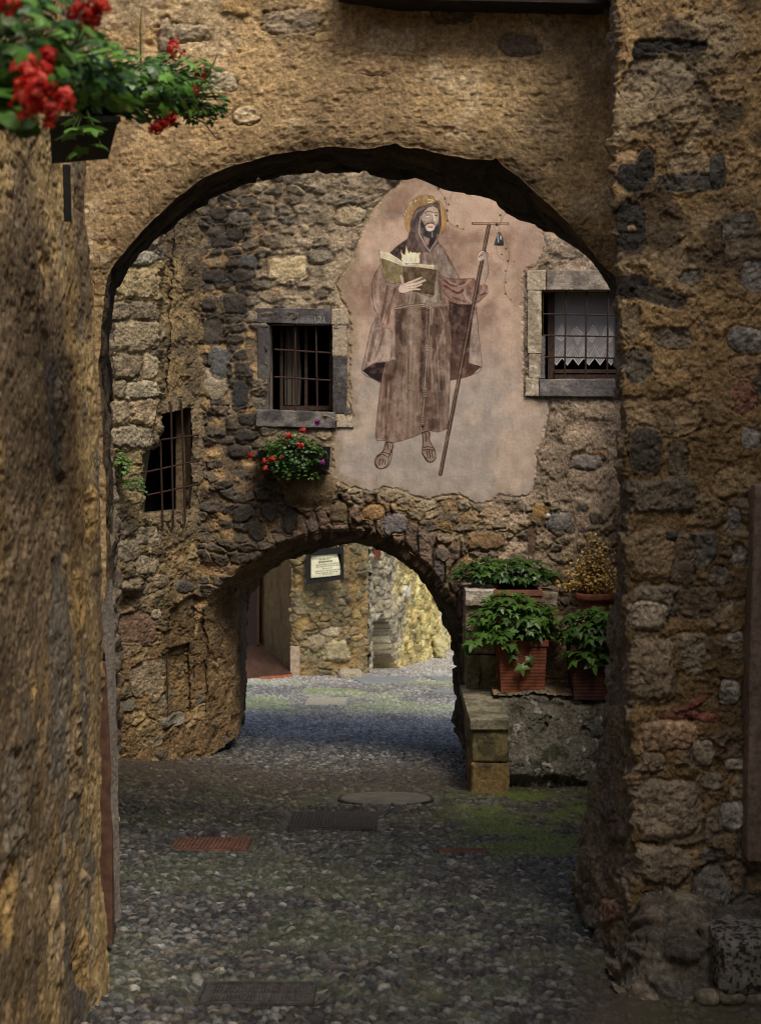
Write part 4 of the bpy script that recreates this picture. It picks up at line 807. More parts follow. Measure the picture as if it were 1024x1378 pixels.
# ================================================================== LANE SIDES, RAISED TERRACE
def build_terrace():
    r = empty('stone_terrace', (1.6, 12.6, -3.1), 'raised stone landing right of the tunnel with stepped parapet, carrying the potted plants', 'terrace')
    mossy = al(92, 84, 48); grey = al(100, 94, 84)
    def blk(nm, x0, y0, x1, y1, df, db, ca, cb, sd, r_=.08, n=40, amp=.006):
        V_, F_ = rock((P(x0, 0, df)[0], df, P(0, y1, df)[2]), (P(x1, 0, df)[0], db, P(0, y0, df)[2]), sd, n=n, r=r_, amp=amp, big=.01, freq=16)
        t_ = smooth(.4, .6, fbm3(V_[:, 0]*8, V_[:, 1]*8, V_[:, 2]*8, sd, 4)); cA = np.broadcast_to(np.array(ca), (len(V_), 3)); cB = np.broadcast_to(np.array(cb), (len(V_), 3))
        return mk(nm, V_, F_, M_GREY, r, mix(cA, cB, t_))
    blk('parapet_block', 634, 1027, 685, 1080, 11.75, 12.6, al(104, 84, 50), al(70, 58, 40), 1, amp=.010, n=60); blk('parapet_block', 635, 978, 684, 1026, 11.76, 12.95, al(90, 80, 52), al(64, 58, 42), 2, amp=.009, n=60)
    blk('parapet_slab', 632, 968, 686, 983, 11.73, 13.25, al(104, 98, 82), al(76, 72, 58), 3, r_=.12, n=60)
    blk('parapet_block', 628, 882, 672, 930, 13.05, 13.5, al(104, 92, 66), al(80, 72, 48), 4); blk('parapet_block', 626, 815, 668, 881, 13.06, 13.5, al(116, 100, 84), al(96, 84, 70), 5)
    blk('parapet_cap', 626, 794, 668, 816, 13.0, 13.5, al(128, 120, 114), al(98, 88, 78), 6, amp=.014); blk('parapet_cap', 724, 798, 750, 820, 13.0, 13.5, al(116, 104, 92), al(88, 76, 62), 7, amp=.014)
    # ramp face
    u = np.linspace(0, 1, 250); v = np.linspace(0, 1, 150); Ug, Vg = np.meshgrid(u, v, indexing='ij')
    x = 1.04+(2.9-1.04)*Ug; topz = -2.46; y0 = 12.02+.1*Ug
    yy = np.interp(Vg, [0, .12, .25, .9, 1], [0, .02, .06, .55, .60])+y0; zz = np.interp(Vg, [0, .12, .25, .9, 1], [-3.22, -3.10, -3.02, -2.5, topz])
    zz = zz+(fbm(Ug*5, Vg*4, 5, 5, .6)-.5)*.20*smooth(0, .2, Vg)*smooth(1, .8, Vg)
    Bq = np.stack([x, yy, zz], -1)
    mc = mix(np.broadcast_to(al(84, 78, 70), Bq.shape), np.broadcast_to(al(40, 42, 26), Bq.shape), smooth(.45, .58, fbm(x*4, Vg*4, 7, 5, .6))*.8); mc = mix(mc, np.broadcast_to(al(130, 126, 120), Bq.shape), smooth(.66, .72, fbm(x*16, Vg*14, 17, 3))*.8)
    D, c, h = surf(Bq, x+4, Vg*.85+3, 111, .26, .17, [al(88, 82, 76), al(70, 68, 66), al(62, 62, 50), al(104, 98, 92)], mc, .5, hb=.05, mrough=.022, toward=(1, 0, 3), ridge=1.2)
    under = smooth(.16, .08, Vg); D[..., 1] += under*.08; mkgrid('ramp', D, c, M_STONE, r)
    u = np.linspace(0, 1, 200); v = np.linspace(0, 1, 120); Ug, Vg = np.meshgrid(u, v, indexing='ij')
    Bf = np.stack([1.0+1.9*Ug, 12.55+1.0*Vg, -2.46+0*Ug+(fbm(Ug*6, Vg*4, 3, 4)-.5)*.03], -1)
    D, c, h = surf(Bf, Bf[..., 0], Bf[..., 1], 115, .3, .2, [al(112, 98, 76), al(94, 84, 70), al(118, 96, 60)], al(108, 92, 66), .4, hb=.02, mrough=.008, toward=(1, 12, 5)); mkgrid('landing', D, c, M_STONE, r)
    # ledge behind the pots
    Vg2 = Vg; pz = np.interp(Vg2, [0, .7, .75, 1], [-2.5, -1.88, -1.86, -1.86]); py_ = np.interp(Vg2, [0, .7, .75, 1], [12.98, 13.0, 13.03, 13.55])
    Bl = np.stack([1.05+1.9*Ug, py_, pz], -1)
    D, c, h = surf(Bl, Bl[..., 0]+3, Vg2*.9, 117, .3, .16, [al(124, 106, 84), al(104, 90, 72), al(130, 104, 62)], al(112, 94, 70), .35, hb=.035, mrough=.01, toward=(1, 12, -1)); mkgrid('ledge', D, c, M_STONE, r)
    # wall added to close and dim the court, mostly hidden by the pier
    B, U, V = plan_wall([(1.55, 7.3), (2.2, 8.2), (2.5, 11), (2.49, 13.7)], -3.3, 1.3, .05)
    D, c, h = surf(B, U, V, 121, .25, .16, [al(110, 96, 76), al(90, 80, 66)], al(108, 92, 70), .4, toward=(0, 10, 0)); o = mkgrid('court_wall', D, c, M_STONE); prop(o, 'rubble wall added behind the right pier to close and dim the small court', 'wall')
    # parapet facing of the right tunnel jamb
    B, U, V = plan_wall([(.94, 11.85), (.915, 12.6), (.955, 13.52)], -3.3, -1.9, .012)
    B[..., 0] += -.10*smooth(-2.5, -3.2, B[..., 2])*smooth(13.6, 12.5, B[..., 1])
    zcap = -2.55
    D, c, h = surf(B, U, V, 125, .14, .12, [al(84, 74, 70), al(68, 60, 58), al(96, 80, 66)], al(78, 66, 56), .2, hb=.05, mrough=.015, toward=(0, 12, -2.5), ridge=1.2)
    keep = (B[..., 2] < np.interp(B[..., 1], [11.8, 13.0, 13.1, 13.5], [-2.56, -2.56, -1.75, -1.75])); mkgrid('parapet_side', D, c, M_STONE, r, keep=keep)
def build_behind_camera():
    b = MB(); b.box((2.3, -4, -2.4), (2.8, 6.2, SIDE_H)); o = b.build('lane_wall', M_STONE2); prop(o, 'unseen wall added on the right of the lane to block light', 'wall')  # out of view, added as an occluder to darken the lane floor
    b = MB(); b.box((-2.6, -4, 1.2), (-1.75, 5.9, LEFT_H)); o = b.build('upper_light_blocker', M_STONE2); prop(o, 'unseen upper wall added on the left of the lane to block light', 'wall')  # added height out of view, cuts sky light reaching the lane
    b = MB(); b.box((-4, -7, -2.4), (4, -6.5, 4.0)); o = b.build('lane_wall', M_STONE2); prop(o, 'unseen wall added behind the viewer to block low sky light', 'wall')  # added out of view to shut off low sky behind the camera
SIDE_H = 4.6; LEFT_H = 4.6

# ================================================================== BEYOND THE TUNNEL
def build_far():
    r = empty('corner_house', (-1.4, 27, -4.9), 'rubble corner house seen through the tunnel, carrying the framed notice', 'house')
    def pt(px, d): return ((px-512)*d/FP, d)
    B, U, V = plan_wall([pt(393, 27.0), pt(400, 26.9), pt(450, 27.2), pt(494, 27.8)], 0.9, -5.3, .018)
    # rounded corner towards the sunlit lane
    mc = mix(np.broadcast_to(al(106, 86, 52), B.shape), np.broadcast_to(al(86, 78, 58), B.shape), smooth(.4, .6, fbm(U*2, V*2, 5, 4)))
    D, c, h = surf(B, U, V, 131, .24, .15, [al(104, 88, 58), al(90, 82, 64), al(80, 72, 56), al(116, 98, 62)], mc, .45, hb=.07, mrough=.02, ridge=1.5, fine=.01,
                   feats=[(452, 876, 17, 15, .10, al(120, 108, 66), 2.6), (445, 850, 12, 8, .06, al(118, 104, 76), 3), (425, 862, 12, 9, .06, al(112, 96, 66), 3)])
    mkgrid('wall', D, c, M_STONE, r)
    PTS = [pt(494, 27.8), pt(499, 28.4), pt(520, 29.0), pt(560, 31.5), pt(586, 34.5)]
    B, U, V = plan_wall(PTS, 0.9, -6.6, .022)
    PX, PY = proj(B)
    mc = mix(np.broadcast_to(al(158, 142, 88), B.shape), np.broadcast_to(al(120, 108, 70), B.shape), smooth(.4, .6, fbm(U*1.5, V*1.5, 6, 4)))
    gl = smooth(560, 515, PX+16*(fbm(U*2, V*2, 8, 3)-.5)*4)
    nich = [(500, 838), (512, 826), (522, 846), (524, 880), (532, 902), (500, 906)]
    D, c, h = surf(B, U, V, 135, .28, .18, [al(168, 146, 84), al(144, 128, 80), al(180, 162, 110), al(120, 102, 56)], mc, .45, hb=.08, mrough=.03, ridge=1.5, fine=.014, feats=[(543, 797, 5, 9, .1, al(190, 184, 156), 3)])
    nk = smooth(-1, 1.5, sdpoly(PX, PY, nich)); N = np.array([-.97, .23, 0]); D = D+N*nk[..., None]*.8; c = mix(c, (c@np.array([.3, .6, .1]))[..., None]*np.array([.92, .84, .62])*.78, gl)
    mkgrid('side_wall', D, c, M_STONE, r)
    b = MB(); b.box((P(393, 0, 27)[0]-.02, 26.85, -5.3), (P(404, 0, 27)[0], 27.1, P(0, 868, 27)[2])); b.build('corner_stone', mat_plain('pinkish_stone', al(122, 106, 92), nscale=15, rough=.9), r)
    b = MB(); b.box((P(503, 0, 28.5)[0], 28.1, P(0, 750, 28.5)[2]), (P(509, 0, 28.5)[0], 28.6, P(0, 733, 28.5)[2])); b.box((P(509.5, 0, 28.5)[0], 28.2, P(0, 747, 28.5)[2]), (P(512.5, 0, 28.5)[0], 28.6, P(0, 735, 28.5)[2]))
    b.build('shutter', mat_plain('red_brown_paint', (.16, .05, .025), rough=.6), r)
    b = MB(); b.box((-1.6, 28.6, -5.3), (-.6, 32, .8)); b.build('core', M_STONE2, r)
    V_, F_ = rock(P(455, 914, 26.6)-np.array([.0, .2, .02]), P(487, 900, 26.6)+np.array([0, .2, 0]), 4, n=24, r=.45, amp=.02, big=.03)
    o = mk('boulder', V_, F_, M_GREY, None, al(112, 102, 88), loc=P(470, 910, 26.6)); prop(o, 'pale flat boulder at the foot of the corner house', 'boulder')
    # farther sunlit wall
    r2 = empty('garden_wall', (1.5, 36, -6), 'farthest sunlit yellowish rubble wall curving right at the end of the lane', 'wall')
    PTS = [pt(584, 34.6), pt(588, 36.0), pt(600, 38.5), pt(640, 42)]
    B, U, V = plan_wall(PTS, .6, -7.4, .04); PX, PY = proj(B)
    mc = np.broadcast_to(al(168, 150, 98), B.shape)
    D, c, h = surf(B, U, V, 141, .3, .2, [al(172, 156, 108), al(150, 136, 96), al(186, 176, 136)], mc, .35, hb=.09, mrough=.03, ridge=1.5, fine=.014); mkgrid('wall', D, c, M_STONE, r2)
    V_, F_ = rock(P(584, 884, 33.6)-np.array([0, .1, 0]), P(599, 862, 33.6)+np.array([0, .4, 0]), 6, n=24, r=.4, amp=.03, big=.06)
    V_[:, 2] += .5*(P(590, 0, 33.6)[0]-V_[:, 0]); mk('leaning_slab', V_, F_, M_GREY, r2, al(130, 124, 92))
    # left: plaster house with dark door and red stair ramp
    r3 = empty('plaster_house', (-3, 26, -4.8), 'smooth brown plastered house with a dark doorway, on the left beyond the tunnel', 'house')
    B, U, V = plan_wall([pt(393, 27.0), pt(376, 28.6), pt(346, 31.0), pt(318, 32.5)], .9, -5.3, .04)
    D, c, h = surf(B, U, V, 151, .4, .3, [al(88, 68, 40), al(78, 60, 36)], al(86, 66, 38), 1.2, mrough=.004, ridge=.3, pits=0, fine=.002); mkgrid('wall', D, c, M_PLAST, r3)
    b = MB(); p = P(338, 868, 30.6); b.hexa([P(330, 872, 31), P(346.5, 868, 30.4), P(346.5, 868, 30.8), P(330, 872, 31.4), P(330, 720, 31), P(346.5, 720, 30.4), P(346.5, 720, 30.8), P(330, 720, 31.4)]); b.build('door', mat_plain('dark_red_door', (.05, .015, .012), rough=.6), r3)
    b = MB(); b.hexa([P(346, 868, 30.2), P(349, 867, 30.2), P(349, 867, 30.6), P(346, 868, 30.6), P(346, 720, 30.2), P(349, 720, 30.2), P(349, 720, 30.6), P(346, 720, 30.6)]); b.build('door_frame', mat_plain('brown_frame', (.10, .05, .03)), r3)
    o = empty('entrance_ramp', (-2.6, 27, -4.9), 'reddish terracotta paved ramp rising to the dark doorway', 'ramp')
    Ug, Vg = np.meshgrid(np.linspace(0, 1, 60), np.linspace(0, 1, 60), indexing='ij')
    a0 = P(316, 914, 25.9); a1 = P(394, 907, 26.6); b0 = P(316, 868, 30.4); b1 = P(352, 868, 30.4)
    Br = (a0*(1-Ug)[..., None]+a1*Ug[..., None])*(1-Vg)[..., None]+(b0*(1-Ug)[..., None]+b1*Ug[..., None])*Vg[..., None]
    Br[..., 2] += (fbm(Ug*8, Vg*8, 4, 4)-.5)*.04; mkgrid('paving', Br, al(54, 34, 24)*(.7+.6*fbm(Ug*9, Vg*9, 3, 4))[..., None], M_STONE, o)
    lo = Br[:, 0]; mkgrid('front_edge', np.stack([lo, lo-np.array([0, 0, .4])], 1), al(120, 66, 40), M_STONE, o)
    # framed notice
    d = 26.75; s = empty('notice_board', P(437, 785, d), 'black iron framed notice on parchment paper hung on the corner house', 'sign')
    def Q(px, py, dy=0): return P(px, py, d)+np.array([0, dy, 0])
    b = MB()
    fr = [(411.5, 739.5), (462.5, 736), (463, 779), (412, 786)]; inn = [(417.5, 748), (459, 744.5), (459, 774.5), (418, 780)]
    for i in range(4):
        j = (i+1) % 4; b.hexa([Q(*fr[i], -.06), Q(*fr[j], -.06), Q(*fr[j], .06), Q(*fr[i], .06), Q(*inn[i], -.06), Q(*inn[j], -.06), Q(*inn[j], .06), Q(*inn[i], .06)])
    b.add([Q(*fr[k], .07) for k in range(4)], [(0, 1, 2, 3)]); b.build('frame', M_IRON, s)
    def paper(u, v, off=0):   # u 0..1 right, v 0..1 down, gently rolled sheet with a slanting right edge
        xr = 453.5+(458.2-453.5)*np.sin(np.clip(v*1.15, 0, 1)*pi/2); x = 418.8+(xr-418.8)*u; y = (748.2+(744.6-748.2)*u)+(29.5)*v-.6*u*v
        p = np.stack([(x-512)*d/FP, np.full_like(x, d)-.018-.02*np.sin(u*pi)*1.0-off, (560-y)*d/FP], -1); return p
    Ug, Vg = np.meshgrid(np.linspace(0, 1, 40), np.linspace(0, 1, 40), indexing='ij')
    pc = al(205, 190, 165, 1.7)*(.9+.2*fbm(Ug*5, Vg*5, 4, 3))[..., None]*(1-.25*smooth(.82, 1, Vg))[..., None]; mkgrid('parchment', paper(Ug, Vg), pc, M_CLOTH, s)
    # handwriting: a title and rows of small script, as short ink strokes
    b = MB(); rnd = random.Random(4)
    rows = [(.14, .05, .95, 1, .5), (.20, .30, .72, 1, .55), (.31, .28, .74, 3, 1), (.43, .18, .93, 2, .9), (.52, .18, .97, 2, .8), (.62, .40, .70, 2, .8), (.72, .16, .98, 2, .9), (.81, .16, .84, 2, .8), (.88, .40, .66, 1, .7)]
    for (v0, u0, u1, wt, hs) in rows:
        u = u0
        while u < u1:
            wl = rnd.uniform(.05, .13) if wt != 3 else .055
            n = max(2, int(wl/.018)); pts = []
            for i in range(n*2+1):
                uu = u+wl*i/(n*2); vv = v0+(.018 if i % 2 else -.018)*hs*(1+.5*rnd.random())*(1.5 if wt == 3 else 1)
                pts.append(paper(np.array([uu]), np.array([vv]), .006)[0])
            b.tube(pts, .0028*(1.5 if wt == 3 else 1), 4); u += wl+.03
    b.build('handwriting', mat_plain('ink', (.02, .018, .02)), s)
    b = MB()
    def scroll(cx, cy, r_, turns, dirn, a0):
        return [Q(cx+dirn*r_*(1-.75*k/24)*cos(a0+turns*2*pi*k/24), cy-r_*(1-.75*k/24)*sin(a0+turns*2*pi*k/24)) for k in range(25)]
    for (cx, cy, r_, dr) in ((421, 735.5, 3.5, 1), (431, 731.5, 5.5, 1), (443, 731, 6, -1), (454, 731, 4.6, -1)): b.tube(scroll(cx, cy, r_, 1.5, dr, -pi/2), .014, 6)
    b.tube([Q(415, 738), Q(414, 733), Q(412, 736)], .016, 6); b.tube([Q(457, 737), Q(458.5, 725), Q(448, 724), Q(444, 727)], .016, 6); b.tube([Q(461, 737), Q(461, 727, .3)], .018, 6); b.tube([Q(438, 738), Q(438, 727)], .012, 6)
    b.build('scrollwork', M_IRON, s)
    for (a, b_, c_, d_, lb) in ((475, 560, 911.5, 920, 'large pale flagstone nearest the corner house'), (575, 640, 911, 916, 'pale flagstone by the tunnel edge, farther one'), (576, 640, 930, 933.5, 'pale flagstone by the tunnel edge, nearer one')):
        d0 = gd(d_); d1 = gd(c_); bb = MB(); cc = []
        for zz in (-.03, .012):
            for (px, dd) in ((a+10, d0), (b_, d0), (b_-12, d1), (a-6, d1)): q = P(px, 0, dd); q[2] = gz(0, dd)+zz+.012; cc.append(q)
        bb.hexa(cc); o = bb.build('flagstone', mat_plain('pale_flag', al(100, 104, 112, 2.0), rough=.6, nscale=4, namt=.15), loc=cc[0]); prop(o, lb, 'flagstone', 'pale flagstones beyond the tunnel')



# ================================================================== FRESCO (painted in code, carried by the plaster's own vertices)
class Paint:
    S = 2.9967
    def __init__(s, w_, h_, base):
        s.w = w_; s.h = h_; s.c = np.zeros((h_, w_, 3)); s.c[:] = base
        s.Y, s.X = np.mgrid[0:h_, 0:w_].astype(float)
    def box(s, pts, m):
        p = np.array(pts); x0 = int(max(0, p[:, 0].min()-m)); x1 = int(min(s.w, p[:, 0].max()+m+1)); y0 = int(max(0, p[:, 1].min()-m)); y1 = int(min(s.h, p[:, 1].max()+m+1)); return slice(y0, y1), slice(x0, x1)
    def fill(s, pts, colr, a=1.0, soft=1.0, c2=None, ax=(0, 1), tex=.12, curve=False, clip=None, ts=22):
        pts = np.array(pts, float)
        if curve: pts = catmull(np.vstack([pts, pts[:1]]), 5)
        sy, sx = s.box(pts, 3+soft*2)
        X, Y = s.X[sy, sx], s.Y[sy, sx]
        if X.size == 0: return
        k = smooth(-soft, soft, sdpoly(X, Y, pts))*a
        if clip is not None: k = k*smooth(-1, 1, sdpoly(X, Y, clip))
        cc = np.broadcast_to(np.array(colr, float), X.shape+(3,))
        if c2 is not None:
            t = (X*ax[0]+Y*ax[1]); lo = (pts[:, 0]*ax[0]+pts[:, 1]*ax[1]); t = np.clip((t-lo.min())/(lo.max()-lo.min()), 0, 1); cc = mix(cc, np.broadcast_to(np.array(c2, float), cc.shape), t)
        cc = cc*(1+tex*2*(fbm(X/ts, Y/(ts*1.8), 7, 4)-.5)+tex*.8*(fbm(X/5, Y/9, 8, 2)-.5))[..., None]
        s.c[sy, sx] = s.c[sy, sx]*(1-k[..., None])+cc*k[..., None]
    def line(s, pts, wd, colr=(58, 38, 34), a=.85, curve=True, soft=.8, clip=None):
        if wd < 3 and sum(colr) < 180: wd *= 1.1; soft = 1.35; a *= .72
        pts = np.array(pts, float)
        if curve and len(pts) > 2: pts = catmull(pts, 6)
        sy, sx = s.box(pts, wd+4); X, Y = s.X[sy, sx], s.Y[sy, sx]
        if X.size == 0: return
        D = np.full(X.shape, 1e9); n = len(pts)-1
        for i in range(n):
            p, q = pts[i], pts[i+1]; ab = q-p; L = max(ab@ab, 1e-9); t = np.clip(((X-p[0])*ab[0]+(Y-p[1])*ab[1])/L, 0, 1)
            D = np.minimum(D, np.hypot(X-p[0]-t*ab[0], Y-p[1]-t*ab[1]))
        k = smooth(wd/2+soft, wd/2-soft, D)*a*(.75+.5*fbm(X/7, Y/7, 3, 2))
        k = np.clip(k, 0, 1)
        if clip is not None: k = k*smooth(-1, 1, sdpoly(X, Y, clip))
        s.c[sy, sx] = s.c[sy, sx]*(1-k[..., None])+np.array(colr, float)*k[..., None]
    def ell(s, cx, cy, rx, ry, colr, **k):
        t = np.linspace(0, 2*pi, 40, endpoint=False); s.fill(np.stack([cx+rx*np.cos(t), cy+ry*np.sin(t)], 1), colr, **k)
def paint_mural():
    p = Paint(940, 1400, (132, 106, 94)); X, Y = p.X, p.Y
    n1 = fbm(X/150, Y/170, 1, 5); n2 = fbm(X/40, Y/50, 2, 4)
    c = mix(np.broadcast_to((138., 106, 88), X.shape+(3,)), np.broadcast_to((130., 114, 106), X.shape+(3,)), smooth(500, 1050, Y+260*(n1-.5)))
    c = mix(c, np.broadcast_to((118., 88, 73), c.shape), smooth(.48, .68, n1)*smooth(900, 500, Y)*.8)
    c = mix(c, np.broadcast_to((152., 124, 106), c.shape), smooth(.55, .4, n1)*.5)
    c = mix(c, np.broadcast_to((120., 92, 76), c.shape), smooth(150, 40, X)*smooth(700, 450, Y)*.7)
    c = mix(c, np.broadcast_to((122., 94, 84), c.shape), smooth(700, 840, X)*smooth(600, 300, Y)*.6)
    p.c = c*(1+.16*(n2-.5))[..., None]
    U = lambda q: [((500+a/5.12-440)*2.9967, (240+b/5.12-220)*2.9967) for a, b in q]
    L = lambda q: [((480+a/5.511-440)*2.9967, (400+b/5.511-220)*2.9967) for a, b in q]
    F = lambda q: [((535+a/12.8-440)*2.9967, (250+b/12.8-220)*2.9967) for a, b in q]
    INK = (54, 34, 32); BR = (112, 88, 76); HI = (142, 118, 104); SH = (78, 56, 50)
    # halo
    p.ell(397, 222, 86, 95, (132, 100, 66), c2=(136, 96, 56), ax=(.4, 1), soft=2, tex=.2); t = np.linspace(0, 2*pi, 60)
    p.line(np.stack([397+86*np.cos(t), 222+95*np.sin(t)], 1), 1.6, (112, 72, 40), curve=False); p.line(np.stack([397+72*np.cos(t), 222+80*np.sin(t)], 1), 1.2, (160, 120, 72), a=.5, curve=False)
    for (a, b, c_, d) in ((205, 320, 245, 280), (285, 280, 320, 255), (645, 210, 695, 250), (120, 480, 130, 510), (145, 430, 152, 460), (530, 240, 620, 250), (520, 290, 600, 275)): p.line(F([(a, b), (c_, d)]), 2.6, (196, 172, 138), a=.7)
    # cloak back and right
    p.fill(L([(680, 20), (860, 30), (885, 200), (900, 330), (922, 515), (850, 580), (770, 602), (692, 615)]), (74, 50, 46), c2=(92, 66, 58), tex=.2)
    p.fill(L([(850, 90), (888, 70), (900, 250), (925, 515), (875, 500), (828, 490), (835, 330), (856, 190)]), (116, 90, 78), c2=(128, 108, 98), tex=.2)
    p.line(L([(852, 200), (836, 340), (828, 490)]), 2, INK); p.line(L([(886, 60), (902, 260), (925, 515), (860, 572), (770, 602), (692, 616)]), 2, INK); p.line(L([(828, 490), (925, 520)]), 2, INK)
    for x in (730, 770, 810): p.line(L([(x, 120), (x-10, 350), (x-20, 560)]), 6, (98, 72, 64), a=.35, soft=4)
    # left mantle
    p.fill(L([(42, 545), (130, 490), (215, 482), (270, 470), (230, 560), (180, 632), (100, 592)]), (62, 44, 42), tex=.2)
    man = L([(100, 0), (115, 60), (138, 150), (105, 235), (75, 380), (40, 525), (46, 545), (130, 488), (215, 480), (292, 460), (288, 300), (282, 150), (278, 80), (350, 60), (350, 0)])
    p.fill(man, (124, 98, 86), c2=(132, 108, 96), tex=.22)
    for q, w_, cc, a in (([(180, 20), (160, 150), (120, 330), (90, 470)], 16, SH, .45), ([(240, 60), (230, 200), (225, 330), (200, 450)], 14, HI, .55), ([(280, 90), (286, 250), (288, 440)], 9, SH, .5), ([(140, 150), (115, 260), (85, 400)], 6, HI, .4), ([(200, 80), (195, 240), (160, 420)], 7, (96, 70, 60), .6), ([(255, 120), (262, 300), (255, 440)], 6, (100, 74, 64), .5)):
        p.line(L(q), w_, cc, a=a, soft=5, clip=man)
    p.line(L([(112, 0), (138, 150), (105, 235), (75, 380), (40, 530), (60, 575), (120, 605), (178, 636)]), 2.2, INK); p.line(L([(46, 545), (130, 488), (215, 480), (292, 460)]), 2.2, INK); p.line(L([(292, 462), (286, 150), (278, 82)]), 2, INK)
    # robe
    robe = L([(285, 85), (300, 78), (670, 66), (694, 180), (706, 330), (692, 600), (676, 970), (600, 1000), (530, 988), (480, 1010), (380, 1050), (265, 1077), (200, 1062), (143, 1040), (160, 800), (185, 600), (215, 480), (292, 458)])
    p.fill(robe, (92, 71, 61), c2=(112, 87, 76), tex=.2)
    for q, w_, cc, a in (([(330, 90), (310, 200), (300, 420), (250, 600)], 34, (72, 52, 46), .6), ([(420, 110), (420, 300), (400, 600), (380, 1000)], 46, (128, 104, 88), .55), ([(500, 90), (495, 300), (480, 500), (475, 700)], 14, (64, 46, 42), .6),
                         ([(590, 90), (600, 200), (560, 420), (545, 640), (560, 960)], 14, (84, 58, 50), .6), ([(650, 90), (680, 300), (650, 560)], 18, (110, 80, 66), .5), ([(560, 500), (600, 380), (640, 250)], 10, HI, .35), ([(630, 640), (610, 800), (580, 960)], 36, (70, 54, 52), .55), ([(670, 560), (660, 800), (655, 960)], 10, (122, 98, 88), .5),
                         ([(225, 500), (220, 700), (215, 1040)], 9, (88, 58, 50), .7), ([(180, 650), (170, 850), (165, 1030)], 16, (128, 98, 84), .5), ([(300, 560), (290, 800), (290, 1050)], 22, (126, 102, 88), .4), ([(560, 90), (550, 200)], 8, HI, .5), ([(530, 90), (532, 180)], 8, SH, .6), ([(590, 90), (592, 230)], 3, INK, .6), ([(480, 90), (490, 170)], 4, INK, .5), ([(620, 90), (650, 180)], 5, HI, .5)):
        p.line(L(q), w_, cc, a=a, soft=max(2, w_*.4), clip=robe)
    p.line(L([(676, 970), (600, 1000), (530, 988), (480, 1010), (380, 1050), (265, 1077), (200, 1062), (143, 1040), (160, 800), (185, 600), (205, 490)]), 2.2, INK); p.line(L([(668, 68), (694, 180), (706, 330), (692, 600), (676, 970)]), 2.2, INK)
    rr = random.Random(12)
    for i in range(70):      # dry-brush folds down the habit
        x = rr.uniform(190, 690); y = rr.uniform(90, 820); ln = rr.uniform(120, 420); lean = (x-450)*.10*ln/300
        p.line(L([(x, y), (x+lean*.4+rr.uniform(-8, 8), y+ln*.5), (x+lean, y+ln)]), rr.uniform(3, 11), (66, 48, 42) if rr.random() < .52 else (150, 126, 110), a=rr.uniform(.12, .32), soft=rr.uniform(2, 6), clip=robe)
    for i in range(40):
        x = rr.uniform(60, 290); y = rr.uniform(20, 420); ln = rr.uniform(60, 200); p.line(L([(x, y), (x-ln*.16, y+ln*.5), (x-ln*.35, y+ln)]), rr.uniform(3, 8), (80, 58, 50) if rr.random() < .5 else (152, 128, 114), a=rr.uniform(.12, .3), soft=3, clip=man)
    # upper body, shoulders, hood cape
    body = U([(120, 520), (180, 465), (245, 420), (262, 350), (470, 360), (455, 450), (520, 530), (605, 690), (560, 740), (505, 800), (512, 870), (360, 860), (350, 885), (160, 905), (130, 700)])
    p.fill(body, (106, 86, 78), c2=(116, 94, 80), tex=.2)
    p.fill(U([(120, 520), (180, 465), (245, 420), (262, 500), (210, 600), (140, 560)]), (76, 56, 54), tex=.2, soft=3)
    p.fill(U([(350, 560), (450, 600), (450, 860), (360, 860)]), (132, 116, 100), soft=4, a=.6)
    for q, w_, cc, a in (([(400, 560), (410, 700), (400, 850)], 12, (84, 66, 56), .5), ([(330, 480), (345, 570)], 20, SH, .5), ([(470, 500), (540, 620), (580, 680)], 18, (124, 102, 90), .5), ([(460, 700), (480, 840)], 8, SH, .5), ([(300, 860), (310, 800)], 8, SH, .5), ([(240, 880), (260, 820)], 6, SH, .5)):
        p.line(U(q), w_, cc, a=a, soft=5, clip=body)
    p.line(U([(128, 515), (180, 465), (248, 418)]), 2, INK); p.line(U([(455, 450), (520, 530), (605, 690)]), 2, INK)
    for i in range(36):
        x = rr.uniform(140, 590); y = rr.uniform(480, 800); ln = rr.uniform(40, 160); p.line(U([(x, y), (x+(x-360)*.1, y+ln*.5), (x+(x-360)*.25, y+ln)]), rr.uniform(3, 7), (70, 50, 46) if rr.random() < .5 else (140, 118, 106), a=rr.uniform(.12, .3), soft=3, clip=body)
    # left sleeve
    sl_ = U([(60, 595), (20, 660), (0, 760), (10, 860), (40, 930), (75, 1024), (20, 1040), (150, 1040), (165, 900), (220, 880), (225, 800), (185, 780), (150, 720), (90, 700)])
    p.fill(sl_, (112, 86, 74), c2=(128, 98, 84), tex=.22)
    for q, w_, cc, a in (([(60, 640), (40, 760), (60, 900)], 12, HI, .4), ([(110, 740), (90, 860), (60, 1000)], 8, SH, .6), ([(160, 760), (130, 880), (110, 1000)], 10, (92, 62, 54), .6), ([(190, 800), (190, 870)], 8, HI, .4)): p.line(U(q), w_, cc, a=a, soft=4, clip=sl_)
    p.line(U([(60, 595), (18, 670), (0, 760), (12, 870), (40, 940)]), 2, INK); p.line(U([(165, 770), (120, 880), (80, 1000), (30, 1024)]), 1.6, INK)
    # right sleeve
    sr = U([(450, 640), (520, 690), (610, 692), (690, 690), (760, 700), (797, 745), (790, 800), (745, 850), (700, 870), (600, 868), (540, 850), (500, 790)])
    p.fill(sr, (112, 76, 66), c2=(124, 94, 82), tex=.2)
